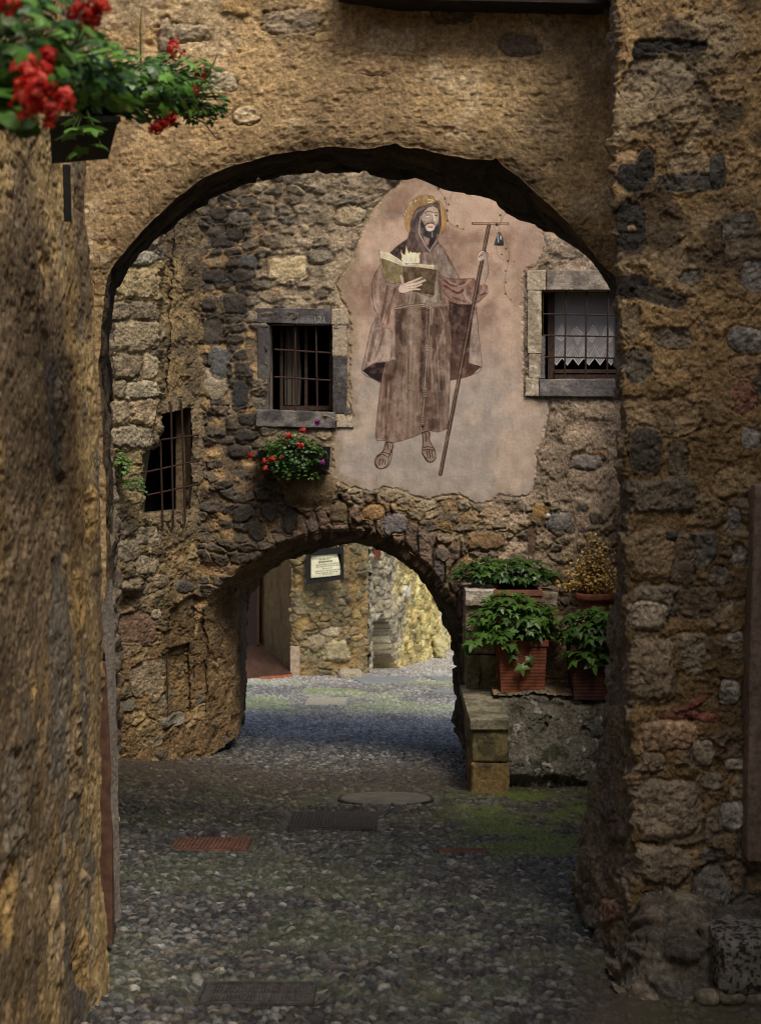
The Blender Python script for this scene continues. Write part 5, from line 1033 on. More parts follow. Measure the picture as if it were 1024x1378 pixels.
    for q, w_, cc, a in (([(470, 680), (560, 740), (640, 720)], 8, SH, .8), ([(500, 740), (590, 790), (640, 760)], 9, (82, 50, 46), .8), ([(540, 720), (620, 740), (680, 700)], 7, HI, .5), ([(640, 760), (650, 820), (690, 860)], 8, (142, 122, 108), .6), ([(720, 740), (740, 800), (790, 790)], 7, SH, .7), ([(760, 720), (770, 770), (740, 800)], 6, HI, .5), ([(560, 820), (640, 850)], 7, SH, .6), ([(610, 800), (620, 860)], 5, HI, .4)): p.line(U(q), w_, cc, a=a, soft=3, clip=sr)
    p.line(U([(450, 640), (520, 690), (690, 690), (720, 680)]), 2, INK); p.line(U([(500, 790), (560, 850), (620, 880), (700, 870), (760, 830), (797, 790), (795, 740)]), 2, INK)
    # right hand and forearm
    hd = U([(722, 545), (738, 512), (765, 497), (792, 512), (800, 545), (790, 580), (803, 640), (795, 680), (765, 735), (735, 735), (712, 700), (700, 680), (735, 630), (748, 575)])
    p.fill(hd, (146, 120, 106), c2=(134, 108, 94), tex=.15)
    # staff
    st0 = U([(808, 320)])[0]; st1 = L([(620, 1312)])[0]
    p.line([st0, st1], 15, INK, a=.95, curve=False); p.line([st0, st1], 9.5, (92, 68, 60), a=.9, curve=False); p.line([(st0[0]-2, st0[1]), (st1[0]-2, st1[1])], 3, (138, 112, 100), a=.5, curve=False)
    p.line(U([(697, 312), (937, 313)]), 10, INK, curve=False); p.line(U([(700, 312), (934, 313)]), 5, (150, 112, 98), curve=False)
    p.fill(U([(722, 548), (735, 515), (765, 497), (795, 520), (797, 545), (770, 560), (745, 570)]), (150, 124, 110), soft=1)
    for i in range(4): p.line(U([(728+i*9, 552-i*12), (758+i*8, 532-i*8), (790+i*2, 548-i*8)]), 1.8, (70, 46, 42), a=.9)
    p.line(U([(722, 545), (738, 512), (768, 497), (800, 520), (795, 560), (803, 640), (780, 715)]), 1.8, INK); p.line(U([(712, 720), (728, 660), (740, 600)]), 1.5, INK, a=.6)
    # book, flames, hand
    p.fill(U([(52, 498), (100, 555), (212, 600), (225, 640), (222, 690), (205, 715), (130, 722), (90, 690)]), (98, 84, 62), c2=(108, 90, 58), tex=.2)
    p.fill(U([(212, 600), (330, 615), (446, 630), (428, 806), (330, 790), (228, 765)]), (88, 70, 52), c2=(76, 58, 44), tex=.2)
    p.fill(U([(54, 502), (120, 512), (195, 560), (232, 596), (270, 588), (430, 598), (432, 628), (330, 612), (216, 604), (130, 570), (62, 548)]), (164, 146, 122), c2=(150, 130, 106), tex=.15)
    for k in range(3): p.line(U([(62, 515+k*10), (140, 540+k*10), (215, 590+k*5)]), 1.2, (120, 96, 74), a=.7); p.line(U([(240, 600+k*6), (330, 603+k*7), (430, 610+k*6)]), 1.1, (120, 96, 74), a=.7)
    p.line(U([(52, 495), (58, 560), (90, 695), (130, 724), (205, 716)]), 1.8, INK); p.line(U([(446, 630), (428, 806), (330, 790)]), 1.8, INK); p.line(U([(330, 618), (446, 632)]), 1.6, INK); p.line(U([(216, 604), (226, 690)]), 2.5, (70, 50, 34))
    fl = [[(212, 570), (200, 490), (212, 500), (225, 540), (240, 465), (252, 500), (262, 520), (275, 470), (300, 432), (312, 480), (322, 520), (336, 480), (338, 540), (332, 582), (270, 588)]]
    for (bx, tx, ty, ww) in ((222, 206, 490, 16), (244, 240, 462, 18), (270, 300, 430, 26), (292, 300, 470, 24), (312, 334, 482, 18), (258, 268, 500, 20)): p.fill(U([(bx-ww, 560), (bx-ww*.9, 540), (tx-4, ty+20), (tx, ty), (tx+5, ty+24), (bx+ww, 540), (bx+ww, 575), (bx, 586)]), (164, 140, 102), c2=(182, 162, 126), tex=.15, curve=True, soft=1.2)
    for q in ([(240, 570), (238, 520), (242, 478)], [(270, 575), (272, 520), (298, 450)], [(300, 575), (305, 530), (308, 480)], [(322, 575), (326, 540), (334, 500)], [(220, 570), (212, 530), (206, 505)]): p.line(U(q), 2, (150, 116, 64), a=.7); 
    for q in ([(255, 575), (256, 530)], [(290, 570), (292, 500)], [(315, 570), (318, 530)]): p.line(U(q), 4, (192, 176, 144), a=.7)
    lh = U([(188, 786), (180, 760), (205, 720), (196, 670), (205, 660), (222, 690), (222, 725), (262, 710), (345, 678), (352, 686), (290, 722), (368, 695), (376, 708), (312, 738), (345, 725), (352, 735), (300, 758), (338, 762), (336, 770), (280, 772), (225, 790)])
    p.fill(lh, (158, 132, 116), tex=.12)
    for q in ([(350, 684), (290, 716), (240, 728)], [(374, 706), (312, 736), (250, 745)], [(350, 734), (300, 757), (250, 762)], [(205, 662), (216, 700), (206, 735)], [(188, 786), (225, 792), (280, 774), (336, 770)], [(182, 765), (190, 740), (204, 722)]): p.line(U(q), 1.7, (76, 48, 42), a=.9)
    p.line(U([(185, 770), (190, 790), (230, 800), (225, 870), (165, 890)]), 1.8, INK, a=.7); p.fill(U([(190, 800), (228, 798), (222, 860), (180, 880)]), (106, 80, 70), soft=2)
    # belt and cord
    for wd, cc in ((10, INK), (6.5, (134, 112, 96))):
        p.line(L([(285, 86), (380, 66), (500, 52)]), wd, cc); p.line(L([(560, 50), (680, 52)]), wd, cc)
    for wd, cc in ((7, INK), (4, (142, 120, 104))):
        t = np.linspace(0, 2*pi, 20); q = [(535+26*cos(a), 54+28*sin(a)) for a in t]; p.line(L(q), wd, cc); p.line(L([(535, 54), (548, 45), (540, 80)]), wd, cc)
        p.line(L([(545, 85), (540, 200), (530, 340), (518, 430), (505, 660), (500, 760), (487, 890)]), wd*1.15, cc)
    for a in range(0, 66):
        t = a/66; x = 545+(487-545)*t**1.1; y = 90+800*t; p.line(L([(x-8, y), (x+8, y+7)]), 1.1, INK, a=.5, curve=False)
    for (x, y, n) in ((525, 380, 3), (505, 705, 4), (487, 925, 5)):
        for k in range(n):
            yy = y-22+k*17; t = np.linspace(0, 2*pi, 14); p.fill(L([(x+20*cos(a), yy+11*sin(a)) for a in t]), (112, 92, 80)); p.line(L([(x+20*cos(a), yy+11*sin(a)) for a in t]), 1.5, INK)
    p.fill(L([(475, 950), (500, 950), (490, 980)]), INK)
    # feet
    f1 = L([(215, 1075), (262, 1080), (266, 1130), (240, 1180), (228, 1240), (190, 1270), (150, 1262), (135, 1225), (150, 1180), (195, 1140)])
    f2 = L([(485, 1005), (538, 1000), (540, 1060), (575, 1130), (584, 1185), (565, 1215), (535, 1222), (510, 1190), (485, 1150), (490, 1080)])
    for f in (f1, f2): p.fill(f, (112, 86, 74), c2=(126, 102, 90)); p.line(list(f)+[f[0]], 3.4, INK)
    for q in ([(152, 1185), (190, 1165), (236, 1190)], [(160, 1170), (200, 1150), (245, 1165)], [(195, 1200), (190, 1240)], [(175, 1200), (165, 1245)], [(212, 1205), (208, 1240)], [(228, 1085), (230, 1120)], [(495, 1115), (530, 1108), (566, 1118)], [(492, 1135), (530, 1128), (574, 1135)], [(535, 1135), (545, 1190)], [(520, 1140), (526, 1195)], [(555, 1140), (565, 1190)], [(510, 1010), (515, 1070)], [(245, 1180), (255, 1130)]): p.line(L(q), 3.4, INK, a=.85)
    p.line(L([(138, 1235), (165, 1270), (205, 1268), (240, 1240), (266, 1150)]), 3.2, INK); p.line(L([(485, 1160), (520, 1215), (560, 1222), (586, 1190)]), 3.2, INK)
    # hood and face
    hood = F([(180, 920), (210, 800), (225, 640), (270, 500), (320, 410), (400, 370), (490, 345), (600, 310), (680, 285), (715, 300), (728, 420), (745, 560), (745, 700), (700, 840), (680, 930), (700, 1000), (620, 1080), (580, 1150), (540, 1150), (440, 1150), (240, 1150), (150, 1050)])
    p.fill(hood, (92, 76, 76), c2=(84, 64, 60), tex=.2)
    p.line(F([(270, 560), (330, 450), (440, 390)]), 9, (118, 98, 96), a=.6, soft=4); p.line(F([(250, 800), (290, 640), (360, 500)]), 12, (70, 52, 60), a=.6, soft=5); p.line(F([(700, 340), (720, 520), (728, 680)]), 6, (72, 54, 56), a=.8, soft=3); p.line(F([(330, 700), (320, 900)]), 10, (104, 80, 76), a=.4, soft=5)
    p.line(F([(250, 980), (300, 1100)]), 10, (66, 48, 50), a=.6, soft=4)
    fa = F([(470, 420), (540, 360), (620, 355), (690, 400), (710, 480), (708, 560), (690, 640), (650, 760), (620, 850), (560, 870), (490, 830), (420, 740), (400, 620), (420, 510)])
    p.fill(fa, (140, 116, 100), c2=(128, 104, 92), tex=.12)
    p.fill(F([(400, 560), (430, 620), (470, 700), (500, 780), (560, 790), (620, 770), (650, 700), (700, 620), (700, 760), (640, 880), (570, 920), (480, 880), (400, 760)]), (62, 56, 58), soft=2, a=.95)
    p.fill(F([(470, 690), (500, 672), (560, 655), (620, 668), (640, 710), (620, 760), (560, 785), (505, 765)]), (164, 136, 122), soft=1.2)
    p.line(F([(462, 712), (490, 665), (545, 645), (600, 642), (640, 668)]), 3.6, (52, 42, 42)); p.line(F([(520, 702), (560, 698), (610, 695)]), 2.8, (150, 92, 84)); p.line(F([(525, 715), (570, 712), (605, 708)]), 1.8, (60, 40, 40)); p.line(F([(560, 722), (590, 724)]), 2.5, (70, 52, 50))
    p.fill(F([(545, 790), (600, 780), (605, 900), (580, 900), (555, 850)]), (70, 62, 62), soft=1); p.line(F([(592, 790), (596, 900)]), 2, (150, 144, 142), a=.8)
    p.line(F([(470, 480), (510, 445), (570, 445), (610, 465)]), 3, (60, 44, 42)); p.line(F([(640, 470), (670, 462), (695, 480)]), 2.6, (60, 44, 42))
    p.fill(F([(478, 520), (510, 500), (550, 515), (530, 535), (495, 535)]), (176, 158, 146), soft=.6); p.line(F([(470, 522), (510, 497), (560, 518)]), 2, (54, 40, 40)); p.line(F([(500, 515), (522, 512)]), 3, (54, 44, 46)); p.line(F([(630, 520), (665, 505), (690, 520)]), 2, (54, 40, 40)); p.line(F([(655, 514), (670, 514)]), 2.8, (60, 48, 48))
    p.line(F([(610, 480), (625, 540), (640, 600)]), 4.5, (182, 158, 142), a=.8); p.line(F([(600, 500), (605, 570), (590, 610), (620, 625), (645, 612)]), 1.7, (72, 52, 48), a=.8); p.line(F([(440, 580), (480, 600), (520, 590)]), 6, (156, 124, 108), a=.5, soft=3)
    p.line(F([(430, 640), (460, 600)]), 4, (100, 78, 70), a=.5)
    p.fill(F([(440, 870), (500, 890), (570, 920), (600, 900), (560, 980), (510, 1030), (460, 950)]), (118, 92, 80), soft=1.5); p.fill(F([(560, 900), (640, 880), (690, 800), (690, 900), (620, 1000), (560, 1080), (530, 1030)]), (66, 48, 46), soft=1.5)
    p.line(F([(400, 520), (372, 700), (375, 820), (430, 940), (500, 1060), (560, 1140)]), 3.4, (150, 130, 120), a=.85); p.line(F([(690, 850), (660, 960), (600, 1050), (560, 1120)]), 7, (124, 104, 96), a=.8)
    p.line(F([(180, 920), (215, 790), (228, 640), (272, 500), (325, 405), (400, 365), (500, 335), (600, 305), (680, 283)]), 2, INK); p.line(F([(405, 520), (450, 440), (520, 375), (600, 350)]), 2.2, INK); p.line(F([(715, 300), (745, 560), (745, 700), (700, 850), (680, 940), (760, 1050), (830, 1110)]), 2, INK)
    p.fill(F([(680, 285), (715, 300), (722, 420), (690, 395), (640, 345), (600, 340)]), (96, 78, 76), soft=1)
    # hanging vines and small bell
    VG = (58, 62, 26)
    for q in ([(440, 60), (500, 130), (520, 220), (525, 290), (560, 325), (600, 345), (632, 350)], [(560, 90), (540, 140)], [(905, 170), (900, 240), (880, 330), (878, 360)], [(915, 170), (920, 230), (890, 300)], [(900, 400), (940, 480), (945, 560), (920, 680), (915, 770), (960, 850)], [(858, 470), (870, 530), (910, 570)]): p.line(U(q), 1.5, (72, 54, 34))
    for (x, y, r_) in ((460, 70, 12), (505, 140, 9), (530, 180, 9), (520, 222, 11), (522, 292, 10), (590, 328, 9), (632, 350, 6), (908, 168, 11), (928, 222, 12), (885, 255, 10), (862, 320, 14), (925, 485, 9), (938, 570, 10), (895, 525, 8), (922, 640, 8), (925, 715, 8), (920, 797, 8), (958, 835, 7), (985, 878, 6), (980, 575, 6)):
        q = U([(x+r_*cos(a)*(1.1 if k % 2 else .55), y+r_*sin(a)*(1.0 if k % 2 else .6)) for k, a in enumerate(np.linspace(0, 2*pi, 9)[:-1])]); p.fill(q, VG, soft=.8, a=.95)
    bl = U([(870, 372), (885, 372), (898, 405), (908, 448), (905, 463), (848, 462), (845, 448), (860, 405)]); p.fill(bl, (84, 84, 84), c2=(60, 56, 56)); p.line(list(bl)+[bl[0]], 1.6, (40, 36, 38)); p.line(U([(868, 390), (872, 440)]), 4, (136, 140, 142), a=.8); p.line(U([(888, 400), (890, 420)]), 4, (170, 176, 180), a=.8); p.line(U([(846, 456), (908, 456)]), 3, (48, 40, 40))
    # hair cracks and weathering
    for k in range(26):
        rr = random.Random(k); x = rr.uniform(20, 880); y = rr.uniform(60, 1340); q = [(x, y)]
        for _ in range(5): x += rr.uniform(-12, 12); y += rr.uniform(5, 24); q.append((x, y))
        p.line(q, 1.0, (92, 70, 60), a=.35)
    br_ = fbm(X/3.2, Y/26, 41, 3)-.5; br2 = fbm(X/22, Y/4, 42, 3)-.5; p.c = p.c*(1+.07*br_)[..., None]
    wth = smooth(.50, .70, fbm(X/26, Y/30, 31, 5)); p.c = mix(p.c, np.broadcast_to((140., 120, 108), p.c.shape), wth*.26)
    return p.c
def build_mural(house):
    img = paint_mural(); gm = img@np.array([.3, .6, .1]); bm = np.array([124., 104, 93]); img = bm+(img*.62+gm[..., None]*.38*np.array([1.03, 1, .95])-bm)*1.42-5
    px = np.arange(440, 746, .68); py = np.arange(231, 684, .68); PX, PY = np.meshgrid(px, py, indexing='ij')
    wob = (fbm(PX/10, PY/10, 3, 4)-.5)*9+(fbm(PX/3, PY/3, 4, 2)-.5)*3
    sd = sdpoly(PX, PY, MURAL)+wob*.9
    frame_edge = ((PX < 476) & (PY > 405) & (PY < 575)) | ((PX > 700) & (PY > 360) & (PY < 540))
    B = np.stack([(PX-512)*DB/FP, np.full(PX.shape, DB-.004), (560-PY)*DB/FP], -1)
    U = B[..., 0]; V = B[..., 2]
    h = (fbm(U*1.5, V*1.5, 5, 3)-.5)*.02+(fbm(U*9, V*9, 6, 4)-.5)*.006+(fbm(U*60, V*60, 7, 2)-.5)*.0012
    B[..., 1] += -h+.020*smooth(3.5, -1.5, sd)
    sx = np.clip((PX-440)*2.9967, 0, img.shape[1]-1.01); sy = np.clip((PY-220)*2.9967, 0, img.shape[0]-1.01)
    ix = sx.astype(int); iy = sy.astype(int); fx = (sx-ix)[..., None]; fy = (sy-iy)[..., None]
    c = (img[iy, ix]*(1-fx)+img[iy, ix+1]*fx)*(1-fy)+(img[iy+1, ix]*(1-fx)+img[iy+1, ix+1]*fx)*fy
    gq = c@np.array([.3, .6, .1]); c = c*np.array([1.0, .955, .90])**smooth(100, 60, gq)[..., None]; c = c*np.array([.99, .985, .975])
    c = np.clip(lin(np.clip(c, 0, 255))*KALB, .01, .85)
    rim = smooth(20, 1, sd+(fbm(PX/9, PY/9, 8, 4)-.5)*26)*np.where((PX < 484) | (PY < 300), .8, .35); c = mix(c, np.broadcast_to(al(112, 94, 76), c.shape)*(.6+.8*fbm(U*30, V*30, 9, 5, .7))[..., None], rim)
    o = mkgrid('fresco', B, c, M_FRESCO, house, keep=sd > -2.2)
    prop(o, 'painted wall fresco of a hooded haloed monk holding an open burning book and a tall staff')
# ================================================================== PLANTS
def leaf_lobed(n=5, depth=.45, pts=40, sharp=1.0):
    out = []
    for k in range(pts):
        a = -pi+2*pi*(k+.5)/pts; l = abs(((a/(2*pi)*1.0*(n+1)) % 1)-.5)*2   # 1 at lobes tips
        r = (1-depth)+depth*l**sharp; r *= .62+.38*cos(a*.5)**2 if abs(a) < pi else 1; r *= 1+.06*sin(k*2.4)
        out.append((r*cos(a), r*sin(a)))
    return np.array(out)
def leaf_palm():       # sycamore-like: five pointed lobes, stalk at the origin side
    tips = [(-2.3, .55), (-1.15, .85), (0, 1.0), (1.15, .85), (2.3, .55)]; o = []
    for i, (a, r) in enumerate(tips):
        for da, k in ((-.26, .66), (-.12, .84), (0, 1.), (.12, .84), (.26, .66)): o.append((r*k*cos(a+da), r*k*sin(a+da)))
        if i < 4: am = (a+tips[i+1][0])/2; o.append((.42*cos(am), .42*sin(am)))
    o.append((-.12, 0)); return np.array(o)
def leaf_round(n=7, m=28):
    o = []
    for k in range(m):
        a = -pi*.93+2*pi*.93*k/(m-1); r = .92+.10*abs(cos(a*n/2))*1.0-.05; o.append((r*cos(a), r*sin(a)))
    o.append((-.15, 0)); return np.array(o)
def leaf_ivy():
    tips = [(-2.0, .62), (-1.0, .85), (0, 1.0), (1.0, .85), (2.0, .62)]; o = []
    for i, (a, r) in enumerate(tips):
        for da, k in ((-.2, .8), (0, 1.), (.2, .8)): o.append((r*k*cos(a+da), r*k*sin(a+da)))
        if i < 4: am = (a+tips[i+1][0])/2; o.append((.6*cos(am), .6*sin(am)))
    o.append((-.1, 0)); return np.array(o)
def leaf_oval(m=10, w_=.35):
    return np.array([(.5-.5*cos(2*pi*k/m), w_*.5*sin(2*pi*k/m)*2*.5) for k in range(m)])
LEAVES = {'palm': leaf_palm(), 'round': leaf_round(), 'ivy': leaf_ivy(), 'oval': leaf_oval()}
class Fol:
    def __init__(s): s.V = []; s.F = []; s.C = []; s.n = 0
    def leaf(s, shape, pos, nrm, tip, size, c, cup=.18, rnd=None):
        o = LEAVES[shape]; n = np.array(nrm, float); n /= np.linalg.norm(n)+1e-9; t = np.array(tip, float); t -= n*(t@n)
        if np.linalg.norm(t) < 1e-3: t = np.cross(n, (1, .3, 0))
        t /= np.linalg.norm(t); b = np.cross(n, t)
        k = len(o); x = o[:, 0]; y = o[:, 1]; z = -cup*(x*x*.8+y*y*.8)-.10*np.abs(y)+.12*np.sin(x*5)*cup*2
        V = np.array(pos)+size*(x[:, None]*t+y[:, None]*b+z[:, None]*n); cen = np.array(pos)+size*(.22*t+.02*n)
        s.V.append(np.vstack([cen[None], V])); s.F += [(s.n, s.n+1+i, s.n+1+(i+1) % k) for i in range(k)]
        cc = np.tile(np.array(c), (k+1, 1)); cc[0] *= 1.25; cc[1:] *= (.85+.25*np.random.RandomState(s.n % 9973).rand(k))[:, None]; s.C.append(cc); s.n += k+1
    def build(s, name, mat, parent): return mk(name, np.vstack(s.V), s.F, mat, parent, np.clip(np.vstack(s.C), 0, 1), smooth_=False)
def bush(parent, cen, rad, n, size, shape, cols, seed, droop=.35, flat=.5, stems=True, root=None, name='foliage', face=(0, -1, .4), out=.55):
    """leaves spread through the shell and volume of an uneven mound, each on its own thin stalk"""
    rs = random.Random(seed); f = Fol(); st = MB(); cen = np.array(cen); root = cen-np.array([0, 0, rad[2]*.8]) if root is None else np.array(root)
    for i in range(n):
        while True:
            d = np.array([rs.gauss(0, 1), rs.gauss(0, 1), rs.gauss(0, 1)]); d /= np.linalg.norm(d)
            if d[2] > -flat: break
        rr = rs.uniform(.35, 1)**.45; lump = .82+.36*fbm(np.array([d[0]*2+seed]), np.array([d[2]*2+d[1]]), seed, 2)[0]
        p = cen+d*np.array(rad)*rr*lump
        nrm = d*out+np.array([0, 0, .75])+np.array([rs.uniform(-.35, .35) for _ in range(3)])+np.array(face)*.15
        tip = d*np.array([1, 1, .2])+np.array([0, 0, -droop])+np.array([rs.uniform(-.5, .5) for _ in range(3)])
        c = np.array(cols[rs.randrange(len(cols))])*rs.uniform(.7, 1.25)
        f.leaf(shape, p, nrm, tip, size*rs.uniform(.6, 1.15), c, cup=rs.uniform(.08, .3))
        if stems and i % 2 == 0:
            m_ = (root+p)/2+np.array([0, 0, .25*rad[2]]); st.tube([root, m_, p], [.0035, .0028, .0015], 4)
    f.build(name, M_LEAF, parent)
    if st.n: st.build('stems', M_STEM, parent)
def flower_head(parent, cen, r, n, cols, seed, name='flower_cluster', psize=.012):
    n = int(n*1.7); psize *= .58; r *= 1.05
    rs = random.Random(seed); f = Fol()
    for i in range(n):
        d = np.array([rs.gauss(0, 1), rs.gauss(0, 1)-.4, rs.gauss(0, 1)+.2]); d /= np.linalg.norm(d); p = np.array(cen)+d*r*rs.uniform(.4, 1.3)
        a0 = rs.uniform(0, 6.28); u = np.cross(d, (.2, .1, 1)); u /= np.linalg.norm(u)+1e-9; v = np.cross(d, u); c = np.array(cols[rs.randrange(len(cols))])*rs.uniform(.75, 1.2)
        for k in range(5):
            a = a0+k*2*pi/5; t = u*cos(a)+v*sin(a); f.leaf('oval', p, d+t*rs.uniform(-.5, .9), t, psize*1.25*rs.uniform(.7, 1.15), c*rs.uniform(.6, 1.15), cup=.25)
    # make petals broad
    return f.build(name, M_PETAL, parent)
LEAVES['oval'] = np.array([(.5-.5*cos(2*pi*k/10), .36*sin(2*pi*k/10)) for k in range(10)])
G1 = (.045, .11, .018); G2 = (.065, .15, .025); G3 = (.10, .20, .035); G4 = (.022, .06, .014)
def square_pot(r, x0, x1, yb, yt, d, depth, mat, rim=True, ribs=14):
    """slightly tapered ribbed square planter"""
    def pz(py, dd): return (560-py)*dd/FP
    xa, xb = (x0-512)*d/FP, (x1-512)*d/FP; zb, zt = pz(yb, d), pz(yt, d); b = MB(); tp = .022; n = ribs*2
    V = []; w_ = .028
    for i in range(n+1):
        t = i/n; z = zb+(zt-.05-zb)*t; e = tp*(1-t)+(.0022 if i % 2 else 0)
        V += [(xa+e, d+e, z), (xb-e, d+e, z), (xb-e, d+depth-e, z), (xa+e, d+depth-e, z)]
    F = [(i*4+k, i*4+(k+1) % 4, i*4+4+(k+1) % 4, i*4+4+k) for i in range(n) for k in range(4)]+[(0, 3, 2, 1)]
    b.add(V, F); b.build('pot', mat, r)
    b = MB(); o_ = .012
    b.box((xa-o_, d-o_, zt-.05), (xb+o_, d-o_+w_, zt)); b.box((xa-o_, d+depth+o_-w_, zt-.05), (xb+o_, d+depth+o_, zt)); b.box((xa-o_, d-o_+w_, zt-.05), (xa-o_+w_, d+depth+o_-w_, zt)); b.box((xb+o_-w_, d-o_+w_, zt-.05), (xb+o_, d+depth+o_-w_, zt)); b.build('rim', mat, r)
    b = MB(); b.box((xa+.02, d+.02, zt-.1), (xb-.02, d+depth-.02, zt-.045)); b.build('soil', mat_plain('dark_soil', (.03, .022, .015), rough=1, bump=.8), r)
def build_plants():
    # front left square pot
    r = empty('potted_plant', P(703, 932, 12.62), 'square ribbed terracotta pot beside the stepped parapet with green leaves spilling over it', 'potted plant', 'potted plants on the terrace')
    square_pot(r, 671, 736, 932, 862, 12.62, .40, M_TERRA)
    bush(r, P(694, 838, 12.78), (.43, .30, .27), 330, .085, 'palm', [G1, G2, G2, G3], 3, droop=.5, root=P(703, 875, 12.8))
    bush(r, P(660, 868, 12.62), (.24, .16, .10), 26, .10, 'palm', [G2, G3], 5, droop=.8, stems=False, name='drooping_shoot')
    f = Fol(); f.leaf('palm', P(702, 896, 12.56), (0, -1, .5), (.1, 0, -1), .10, G3); f.leaf('palm', P(712, 885, 12.57), (.2, -1, .5), (.4, 0, -1), .08, G1); f.leaf('palm', P(690, 880, 12.57), (-.2, -1, .5), (-.4, 0, -1), .09, G2); f.build('hanging_leaves', M_LEAF, r)
    # right square pot
    r = empty('potted_plant', P(800, 943, 12.5), 'darker square terracotta pot with leafy green plant, right beside the nearest pier', 'potted plant', 'potted plants on the terrace')
    square_pot(r, 769, 838, 942, 868, 12.48, .40, mat_plain('dark_terracotta', (.10, .035, .025), rough=.75, nscale=12, namt=.4))
    bush(r, P(806, 848, 12.6), (.36, .26, .23), 240, .085, 'palm', [G2, G2, G3, G1], 7, droop=.5, root=P(803, 880, 12.65)); bush(r, P(790, 885, 12.46), (.22, .08, .12), 24, .11, 'palm', [G2, G3, G3], 9, droop=1.0, stems=False, name='drooping_shoot')
    # back planter with ivy-like mound
    r = empty('potted_plant', P(697, 830, 13.05), 'shallow terracotta planter on the upper ledge, wide flat mound of green leaves behind its rim', 'potted plant', 'potted plants on the terrace')
    MT2 = mat_plain('pink_terracotta', (.30, .12, .085), rough=.7, nscale=12, namt=.3)
    square_pot(r, 666, 728, 850, 794, 12.99, .34, MT2, ribs=6)
    bush(r, P(682, 776, 13.22), (.50, .18, .19), 340, .070, 'palm', [G1, G2, G1, G4], 11, droop=.3, flat=.15, root=P(697, 800, 13.2))
    # round pot with dried golden plant
    r = empty('potted_plant', P(799, 828, 13.12), 'round terracotta pot holding a dry golden leafed shrub', 'potted plant', 'potted plants on the terrace')
    c0 = P(799, 828, 13.14); b = MB(); R0 = .155; b.lathe(c0, [(.0, 0), (R0*.78, 0), (R0*.80, .01), (R0*.98, .135), (R0*1.0, .15), (R0*1.15, .152), (R0*1.18, .165), (R0*1.17, .205), (R0*1.12, .215), (R0*1.02, .212), (R0*.98, .16), (0, .16)], 48); b.build('pot', M_TERRA, r, smooth_=True)
    rs = random.Random(5); st = MB(); f = Fol(); GO = [(.72, .46, .12), (.60, .38, .09), (.80, .62, .26), (.42, .24, .06)]
    top = c0+np.array([0, 0, .17])
    for i in range(84):
        a = rs.uniform(0, 6.28); sp = rs.uniform(.05, 1); hgt = rs.uniform(.2, .64)*(1.1-.55*sp); dx = cos(a)*sp*.38; dy = sin(a)*sp*.16
        q = [top, top+np.array([dx*.45, dy*.45, hgt*.55]), top+np.array([dx, dy, hgt])]; st.tube(q, [.004, .003, .001], 4)
        for k in range(rs.randint(12, 24)):
            t = rs.uniform(.22, 1); pp = catmull(np.array(q), 8)[int(t*16)]+np.array([rs.gauss(0, .02), rs.gauss(0, .015), rs.gauss(0, .018)])
            f.leaf('oval', pp, [rs.uniform(-1, 1), rs.uniform(-1, .2), rs.uniform(0, 1)], [rs.uniform(-1, 1), rs.uniform(-.5, .5), rs.uniform(-.2, 1)], rs.uniform(.018, .036), np.array(GO[rs.randrange(4)])*rs.uniform(.6, 1.2))
    for (px_, py_) in ((752, 785), (757, 790), (768, 788), (840, 800), (846, 792), (835, 768), (760, 770)):
        q = [top, top+(P(px_, py_, 13.1)-top)*.6+np.array([0, 0, .03]), P(px_, py_, 13.1)]; st.tube(q, [.004, .003, .001], 4)
        for k in range(26): pp = q[1]+(q[2]-q[1])*rs.uniform(0, 1.1)+np.array([rs.gauss(0, .022), rs.gauss(0, .012), rs.gauss(0, .018)]); f.leaf('oval', pp, [rs.uniform(-1, 1), -1, rs.uniform(0, 1)], [rs.uniform(-1, 1), 0, rs.uniform(-.2, 1)], rs.uniform(.018, .036), np.array(GO[rs.randrange(4)])*rs.uniform(.6, 1.2))
    st.build('twigs', mat_plain('dry_twig', (.12, .07, .03), rough=.8), r); f.build('dry_leaves', mat_leaf('dry_leaf', .6, .2), r)
    # geranium box under the small window
    r = empty('flower_box', P(405, 640, 13.2), 'small window box of red geraniums hanging under the dark framed window', 'flower box')
    b = MB(); b.hexa([P(352, 636, 13.25), P(443, 632, 13.25), P(443, 632, 13.42), P(352, 636, 13.42), P(346, 606, 13.2), P(445, 601, 13.2), P(445, 601, 13.45), P(346, 606, 13.45)]); b.build('box', mat_plain('black_plastic_box', (.02, .02, .022), rough=.5), r)
    b = MB()
    for k in range(5):
        a = k*.5; b.tube([P(426+3*k, 604, 13.18), P(430+3*k, 618, 13.16), P(436+1*k, 630, 13.2)], .004, 4)
    b.build('wire_basket', M_IRON, r)
    bush(r, P(393, 608, 13.14), (.29, .15, .19), 520, .030, 'ivy', [G1, G2, G4, (.04, .11, .02)], 13, droop=.5, flat=.9, out=.9, root=P(395, 618, 13.3)); bush(r, P(372, 628, 13.1), (.16, .10, .10), 100, .028, 'ivy', [G1, G4], 14, stems=False, name='trailing_shoot'); bush(r, P(402, 640, 13.12), (.22, .08, .08), 100, .028, 'ivy', [G1, G4, G2], 15, stems=False, name='trailing_shoot')
    RD = [(.80, .045, .03), (.62, .02, .015), (.88, .14, .09)]; PK = [(.5, .08, .35), (.4, .05, .3)]
